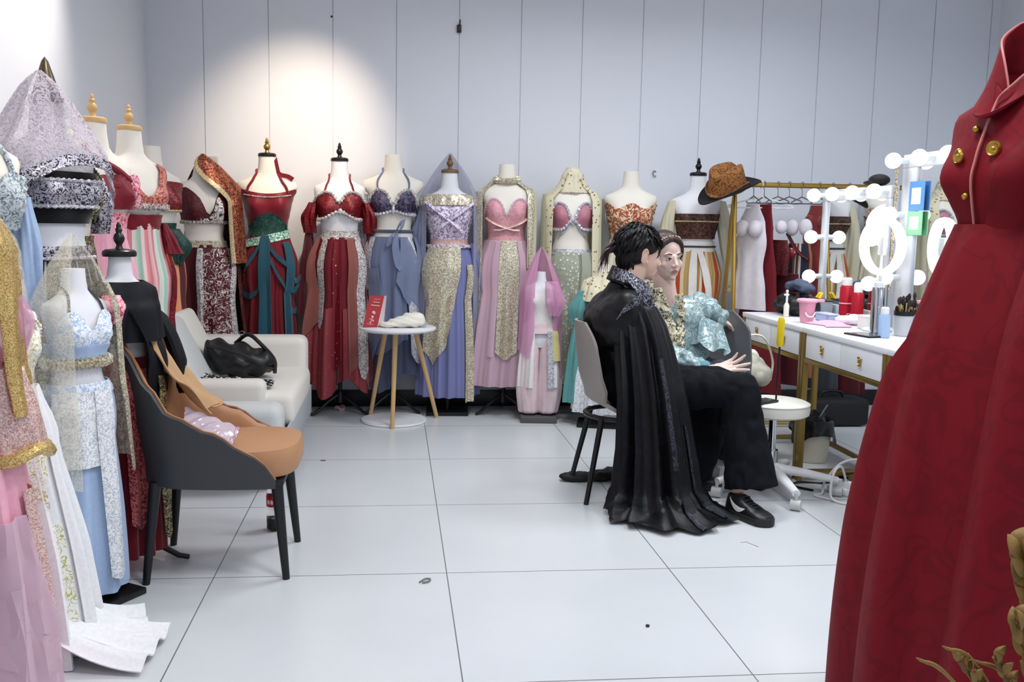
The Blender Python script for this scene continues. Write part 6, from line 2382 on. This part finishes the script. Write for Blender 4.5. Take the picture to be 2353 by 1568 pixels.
obj('black_wash_bag', fzb, plain('black_crinkled_nylon', (16, 16, 19), .45), loc=p, label='heap of black nylon bag and cloth behind the pink cup', cat='bag')
bg = MB()
for k in range(6):
    bg.ell((rnd.uniform(-.03, .03), rnd.uniform(-.07, .07), rnd.uniform(.02, .05)), (.045, .05, .03), 12, 8)
fzb = wrinkle(fuse(bg, .008, 3), .006, (30, 30, 30))
zmin = min(v[2] for v in fzb.v)
obj('denim_cloth', fzb, plain('slate_denim', (74, 84, 106), .8), loc=p + Vector((.0, .0, .118 - zmin)), label='slate blue denim cloth on top of the black nylon heap', cat='cloth')
p = put(1918, 730, 2.34)
t = thing('clear_tray', 'clear acrylic drawer tray in front of the far mirror', 'tray', Vector((2.33, 4.90, DZ)))
acr = plain('grey_acrylic', (176, 184, 194), .15, alpha=.7)
obj('tray_body', MB().box((0, 0, .04), (.07, .16, .08), .004), acr, t)
obj('tray_lid', MB().box((0, 0, .085), (.075, .165, .008), .002), plain('tray_edge', (60, 66, 74), .3), t)
p = put(1893, 741)
t = thing('blue_case', 'pale blue plastic case beside the pink cup', 'case', p + Vector((.04, .05, 0)))
obj('case_body', MB().box((0, 0, .018), (.06, .15, .034), .005), plain('case_blue', (172, 188, 222), .35), t)
obj('case_lid', MB().box((0, 0, .039), (.062, .152, .008), .003), plain('case_lid_blue', (196, 208, 232), .3), t)
p = put(1806, 728)
t = thing('pump_bottle', 'small white pump nozzle bottle at the far end of the dressing table', 'bottle', p)
obj('bottle_body', MB().lathe([(0, .001), (.014, .001), (.015, .06), (.008, .075), (0, .075)], 16), plain('bottle_cream', (232, 226, 214), .4), t)
obj('pump_nozzle', MB().tube([(0, 0, .07), (0, 0, .135)], .006).tube([(-.016, 0, .118), (.010, 0, .118)], .005).ell((0, 0, .137), .008, 10, 7), white_pl, t)

# ------------------------------------------------------------------ under the dressing tables
p = Vector((2.215, 4.66, 0))
t = thing('waste_bin', 'cream plastic waste bin lined with a black bag under the near dressing table', 'bin', p)
obj('bin_body', MB().lathe([(0, .003), (.078, .002), (.10, .19), (.102, .20), (.097, .20), (.075, .008), (0, .008)], 32, cap=False), plain('bin_cream', (214, 208, 188), .5), t)


def bagf(u, v):
    a = TAU * u
    r = .101 + .014 * v + .010 * sin(7 * a + 3 * v) * v
    z = .235 - .10 * v + .012 * sin(5 * a) + (.03 * v * sin(3 * a))
    if v < .25:
        r = .09 + .011 * v / .25
        z = .19 + .045 * v / .25
    return (r * cos(a), r * sin(a), z)


obj('bin_liner', MB().shell(bagf, 60, 14, .002, cu=True), plain('black_bin_film', (14, 14, 15), .3, bump=.4, bscale=30), t)
obj('bin_rubbish', wrinkle(fuse(MB().ell((0, 0, .19), (.085, .085, .05), 16, 10).ell((.03, .02, .235), (.045, .04, .03), 12, 8), .009, 3), .012, (30, 30, 30)), plain('black_bin_film', (14, 14, 15), .3), t)
obj('bin_straw', MB().tube([(.02, -.02, .23), (.075, .0, .30)], .004, 6), plain('straw_grey', (176, 176, 178), .5), t)
# cream bag on a small black stool behind the swivel stool
t = thing('low_stool', 'small black stool half hidden behind the ivory swivel stool', 'stool', (1.79, 4.70, 0))
obj('seat', MB().lathe([(0, .36), (.135, .36), (.14, .37), (.14, .39), (0, .395)], 28), plain('black_vinyl', (24, 22, 22), .45), t)
for k in range(4):
    a = pi / 4 + k * pi / 2
    obj('leg', MB().tube([(.125 * cos(a), .125 * sin(a), 0), (.09 * cos(a), .09 * sin(a), .365)], .011, 10), plain('black_steel', (30, 30, 32), .35, .3), t)
bgc = fab('cream_canvas', (228, 224, 206), .85, bump=.3, bscale=60)
t = thing('canvas_bag', 'cream cloth bag slumped on the low black stool by the desk', 'bag', (1.82, 4.70, .397))
mb = MB()
mb.ell((0, 0, .08), (.105, .09, .085), 18, 11).ell((-.035, 0, .17), (.055, .05, .085), 16, 10).ell((.06, -.02, .05), (.07, .07, .05), 14, 9)
fzc = wrinkle(fuse(mb, .009, 4), .014, (16, 16, 9))
fzc.v = [(x, y, max(.001, z)) for x, y, z in fzc.v]
fzc.v = [(x * 1.2, y * 1.1, z * 1.22) for x, y, z in fzc.v]
obj('bag_body', fzc, bgc, t)
obj('bag_strap', MB().tube(bez([(-.03, -.05, .27), (.08, -.07, .27), (.145, -.06, .15), (.14, -.06, .04)], 6), .010, 8, flat=.5), bgc, t)
t = obj('black_pouch', wrinkle(fuse(MB().ell((0, 0, 0), (.05, .045, .065), 14, 9).ell((-.02, 0, -.05), (.04, .04, .05), 12, 8), .008, 3), .008, (24, 24, 24)), plain('black_crinkled_nylon', (16, 16, 19), .45), loc=(1.705, 4.74, .515), label='black pouch leaning against the cream cloth bag', cat='pouch')
# power strip and cables
ps = thing('power_strip', 'white power strip with tangled leads on the floor by the red coat', 'power strip', (2.11, 3.98, 0), .5)
obj('strip_body', MB().box((0, 0, .018), (.055, .26, .034), .006), white_pl, ps)
for k in range(4):
    obj('plug', MB().box((0, -.09 + .06 * k, .05), (.034, .034, .034), .006), [white_pl, blk, white_pl, white_pl][k], ps)
cabw = plain('white_cable', (222, 222, 220), .45)
cabk = plain('black_cable', (18, 18, 18), .45)
cab = []
c1 = [(2.09, 4.02, .06), (2.05, 4.0, .14), (1.99, 3.95, .12), (1.97, 3.92, .02), (2.02, 3.86, .006), (2.12, 3.84, .006), (2.2, 3.9, .006)]
c2 = [(2.12, 3.95, .06), (2.14, 3.98, .17), (2.08, 4.06, .14), (2.01, 4.07, .05), (1.98, 4.03, .006), (1.93, 4.0, .006), (1.99, 3.91, .006)]
c3 = [(2.1, 4.08, .05), (2.06, 4.2, .006), (1.95, 4.22, .006), (1.90, 4.16, .006), (1.96, 4.08, .006)]
c4 = [(2.28, 4.15, .006), (2.2, 4.35, .006), (2.05, 4.42, .006), (1.9, 4.46, .006), (1.86, 4.36, .006)]
c5 = [(2.45, 4.6, .006), (2.35, 4.4, .02), (2.25, 4.3, .006), (2.15, 4.3, .006), (2.1, 4.2, .006)]
c6 = [(2.16, 3.9, .05), (2.22, 3.95, .16), (2.25, 4.02, .10), (2.2, 4.06, .006), (2.1, 4.14, .006)]
for k, (c, m_, nm, lab) in enumerate(((c1, cabw, 'power_cable', 'white cable looping out from the front of the power strip'), (c2, cabw, 'power_cable', 'white cable rising in a tall loop over the power strip'), (c3, cabk, 'power_cable', 'black cable curling beside the gold desk leg'), (c4, cabk, 'power_cable', 'black cable lying under the far dressing table'), (c5, cabk, 'power_cable', 'black cable trailing behind the waste bin'), (c6, cabw, 'power_cable', 'white cable looping at the right end of the power strip'))):
    obj(nm, MB().tube(bez(c, 8), .0055, 8), m_, w=True, loc=(c[-1][0], c[-1][1], 0), label=lab, cat='cable', group='cables under the dressing tables')
obj('cable_box', MB().box((0, 0, .02), (.22, .16, .04), .005), plain('brown_board', (112, 94, 62), .6), loc=(2.33, 4.18, 0), rotz=.3, label='flat brown board lying under the near dressing table', cat='board')
bs = thing('black_suitcase', 'low black bag on the floor below the hanging clothes', 'bag', (2.75, 5.55, 0))
obj('bag_body', MB().box((0, 0, .09), (.42, .2, .17), .03, 3), plain('black_fabric_bag', (20, 20, 22), .7), bs)
obj('bag_handle', MB().tube(bez([(-.08, 0, .175), (-.05, 0, .21), (.05, 0, .21), (.08, 0, .175)], 5), .009, 8), blk, bs)
# black slipper under the taupe chair
bsx = on(1330, 1105)
t = obj('black_garment', wrinkle(fuse(MB().ell((0, 0, .02), (.10, .045, .025), 16, 9).ell((.10, .0, .025), (.07, .05, .028), 14, 8).ell((.16, .02, .03), (.05, .05, .03), 12, 8), .006, 3), .004, (30, 30, 30)), plain('black_cloth_matte', (13, 13, 15), .6), loc=(bsx.x, bsx.y, 0.0), label='black cloth end trailing on the floor behind the taupe chair leg', cat='cloth')
vv = t.data.vertices
for v in vv:
    v.co.z = max(.001, v.co.z)
# ------------------------------------------------------------------ red coat on a form, close on the right
coat_red = patt('crimson_jacquard', (116, 8, 24), (106, 6, 21), 'floral', 9, .5, .05, .7, 0, 0, .06)
coat_red.node_tree.nodes['Principled BSDF'].inputs['Specular IOR Level'].default_value = .2
pipe_m = plain('rose_piping', (196, 120, 116), .5)
F = Form('long crimson coat gown with gold buttons filling the right edge of the picture', (1.375, 1.93), -1.42, 1.03, 1.0, None, 'tripod', group=None, ztop=1.46)
F.root.name = 'coat_mannequin'
fz0 = lambda p: 1.50 - .10 * exp(-(p / .18) ** 2) + .01 * abs(p)
def bod(u, v):
    p = -pi + TAU * u
    q = abs((p + pi) % TAU - pi)
    zt = 1.47 + .035 * min(1, q / .5) + .02 * (q > 1)
    z = (1.10 + (zt - 1.10) * v) * F.s
    k = max(0.0, min(1.0, (1.27 * F.s - z) / .19))
    return F.body(p, z, .022)


obj('coat_bodice', MB().shell(bod, 80, 26, .006, cu=True), coat_red, F.root)


def collar_fn(u, v):
    p = -2.75 + 5.5 * u + pi * 0
    q = p
    g = exp(-(q / .55) ** 2)
    r = .088 - .034 * v + .05 * (1 - v) * g + .014 * v * (1 - g)
    hgt = .065 + .085 * min(1, abs(q) / 1.9) - .06 * exp(-(q / .32) ** 2)
    z = (1.485 - .06 * g + hgt * v) * F.s
    return Vector((r * sin(q) * 1.2, -r * cos(q) * 1.0, z))


co = obj('collar', MB().shell(collar_fn, 48, 8, .006), coat_red, F.root)
obj('collar_piping', MB().tube([collar_fn(i / 60, 1.0) for i in range(61)], .0025, 6), pipe_m, co)
S = Skirt(F, 1.20, .05, .144, .114, .32, .262, 7, .012, pw=2.4, ph=.6)
S.cloth('coat_skirt', coat_red, nv=26, thick=.006, nu=160)
flap0 = lambda v: .22 - 1.0 * min(1, v * 2.6) ** .8
S.cloth('front_flap', coat_red, flap0, 1.9, .0, .98, .024, nv=40, thick=.006)
obj('shoulder_flap', MB().shell(lambda u, v: F.body((.75 - .53 * v) + (1.9 - .75 + .53 * v) * u, (1.46 - .27 * v) * F.s, .036 + .012 * v), 40, 14, .006), coat_red, F.root)
pts = [F.body(-.02 - .10 * i / 14, (1.46 - .36 * i / 14) * F.s, .030) for i in range(15)]
pts2 = [F.body(.75 - .75 * i / 8, (1.52 - .055 * i / 8) * F.s, .034) for i in range(9)]
obj('front_piping', MB().tube(bez(pts2[:-1] + pts, 3), .003, 8), pipe_m, F.root)
but = plain('gold_button', (190, 150, 66), .3, .9)


def button(p, z, r, nm):
    c = F.body(p, z * F.s, .028)
    n = (F.body(p, z * F.s, .06) - F.body(p, z * F.s, .028)).normalized()
    Q = Matrix.Translation(c) @ n.to_track_quat('Z', 'Y').to_matrix().to_4x4()
    obj(nm, MB().lathe([(0, 0), (r, 0), (r, .004), (r * .85, .008), (r * .62, .005), (r * .3, .005), (r * .15, .009), (0, .010)], 24, Q), but, F.root)


button(-.28, 1.345, .017, 'button')
button(.20, 1.355, .017, 'button')
for z in (1.40, 1.26, 1.11):
    c = F.body(-.16, z * F.s, .030)
    obj('bead_button', MB().ell(c, .008, 12, 8), but, F.root)
# wide near sleeve
sl = MB()
rings = []
P = bez([(.155, .0, 1.50), (.195, -.02, 1.42), (.225, -.06, 1.24), (.245, -.12, 1.0), (.25, -.16, .55), (.25, -.17, .10)], 7)
for i, p_ in enumerate(P):
    u = i / (len(P) - 1)
    rx = .055 + .035 * u + .02 * u * u
    ry = .075 + .055 * u + .06 * u * u
    rings.append([p_ + Vector(((rx + .010 * u * sin(5 * TAU * q_ / 48 + u)) * cos(TAU * q_ / 48), (ry + .012 * u * sin(4 * TAU * q_ / 48)) * sin(TAU * q_ / 48), .012 * cos(TAU * q_ / 48))) for q_ in range(48)])
obj('sleeve', sl.loft(rings), coat_red, F.root)
sl = MB()
rings = []
P = bez([(-.13, .03, 1.48), (-.145, .035, 1.40), (-.15, .04, 1.2), (-.15, .05, 1.0)], 7)
for i, p_ in enumerate(P):
    u = i / (len(P) - 1)
    rx, ry = .045 + .01 * u, .06 + .02 * u
    rings.append([p_ + Vector((rx * cos(TAU * q_ / 36), ry * sin(TAU * q_ / 36), 0)) for q_ in range(36)])
obj('sleeve', sl.loft(rings), coat_red, F.root)

# ------------------------------------------------------------------ dried golden foliage in a floor vase
dry = plain('dried_gold_leaf', (128, 98, 46), .6, .15, bump=.4, bscale=60, vary=.3)
dry2 = plain('dried_brown_stem', (104, 72, 34), .7, vary=.2)
vx, vy = 1.07, 1.28
t = thing('dried_bouquet', 'golden dried seed heads and grasses in front of the red coat', 'dried flowers', (vx, vy, 0))
vs = obj('vase', MB().lathe([(0, .002), (.07, .001), (.10, .08), (.095, .2), (.05, .33), (.058, .36), (.052, .36), (.044, .33), (.08, .2), (0, .02)], 32, cap=False), plain('ceramic_cream', (206, 196, 176), .4), t)
rnd = random.Random(31)


def leaf(mb, base, d, L, w, cup):
    d = Vector(d).normalized()
    s = d.cross(Vector((0, -.6, 1)))
    s = s.normalized() if s.length > 1e-5 else Vector((1, 0, 0))
    n = s.cross(d)

    def fn(u, v):
        x = 2 * u - 1
        ww = w * (sin(pi * min(1, v ** .8 * .97 + .03))) ** .8
        return base + d * L * v + s * x * ww + n * (cup * (1 - x * x) * sin(pi * v)) + n * .1 * L * v * v
    mb.shell(fn, 6, 8, .0015)


# main spike of broad seed pods
def spike(root, top, npod, L, w, sp0, name):
    pts = bez([root, root.lerp(top, .5) + Vector((.01, 0, 0)), top], 8)
    st = obj('flower_stem', MB().tube(pts, .004, 6), dry2, t, w=True)
    for k in range(npod):
        u = sp0 + (1 - sp0) * k / (npod - 1)
        i = min(int(u * (len(pts) - 1)), len(pts) - 2)
        p_ = pts[i].lerp(pts[i + 1], u * (len(pts) - 1) - i)
        a = k * 2.4 + rnd.uniform(-.3, .3)
        d = Vector((cos(a), sin(a) * .8, .55 + .6 * u))
        mb = MB()
        leaf(mb, p_, d, L * (1 - .35 * u) * rnd.uniform(.85, 1.15), w * (1 - .3 * u), .010)
        obj(name, mb, dry, st, w=True)


spike(Vector((vx, vy, .30)), at(2345, 1262, 1.27), 46, .062, .026, .40, 'seed_pod')
spike(Vector((vx - .01, vy, .30)), at(2340, 1430, 1.22), 22, .055, .022, .5, 'seed_pod')
spike(Vector((vx - .02, vy, .30)), at(2205, 1520, 1.27), 18, .036, .011, .55, 'seed_pod')
spike(Vector((vx - .02, vy - .01, .30)), at(2285, 1510, 1.25), 14, .036, .010, .6, 'seed_pod')
for e in ((2105, 1512), (2165, 1485), (2232, 1515)):
    pts = bez([Vector((vx - .02, vy, .30)), at(e[0] + 90, e[1] + 60, 1.27), at(e[0], e[1], 1.27)], 8)
    obj('grass_blade', MB().tube(pts, [.003] * 10 + [.0035] * 4 + [.0025] * 2 + [.0008], 6), dry, t, w=True)
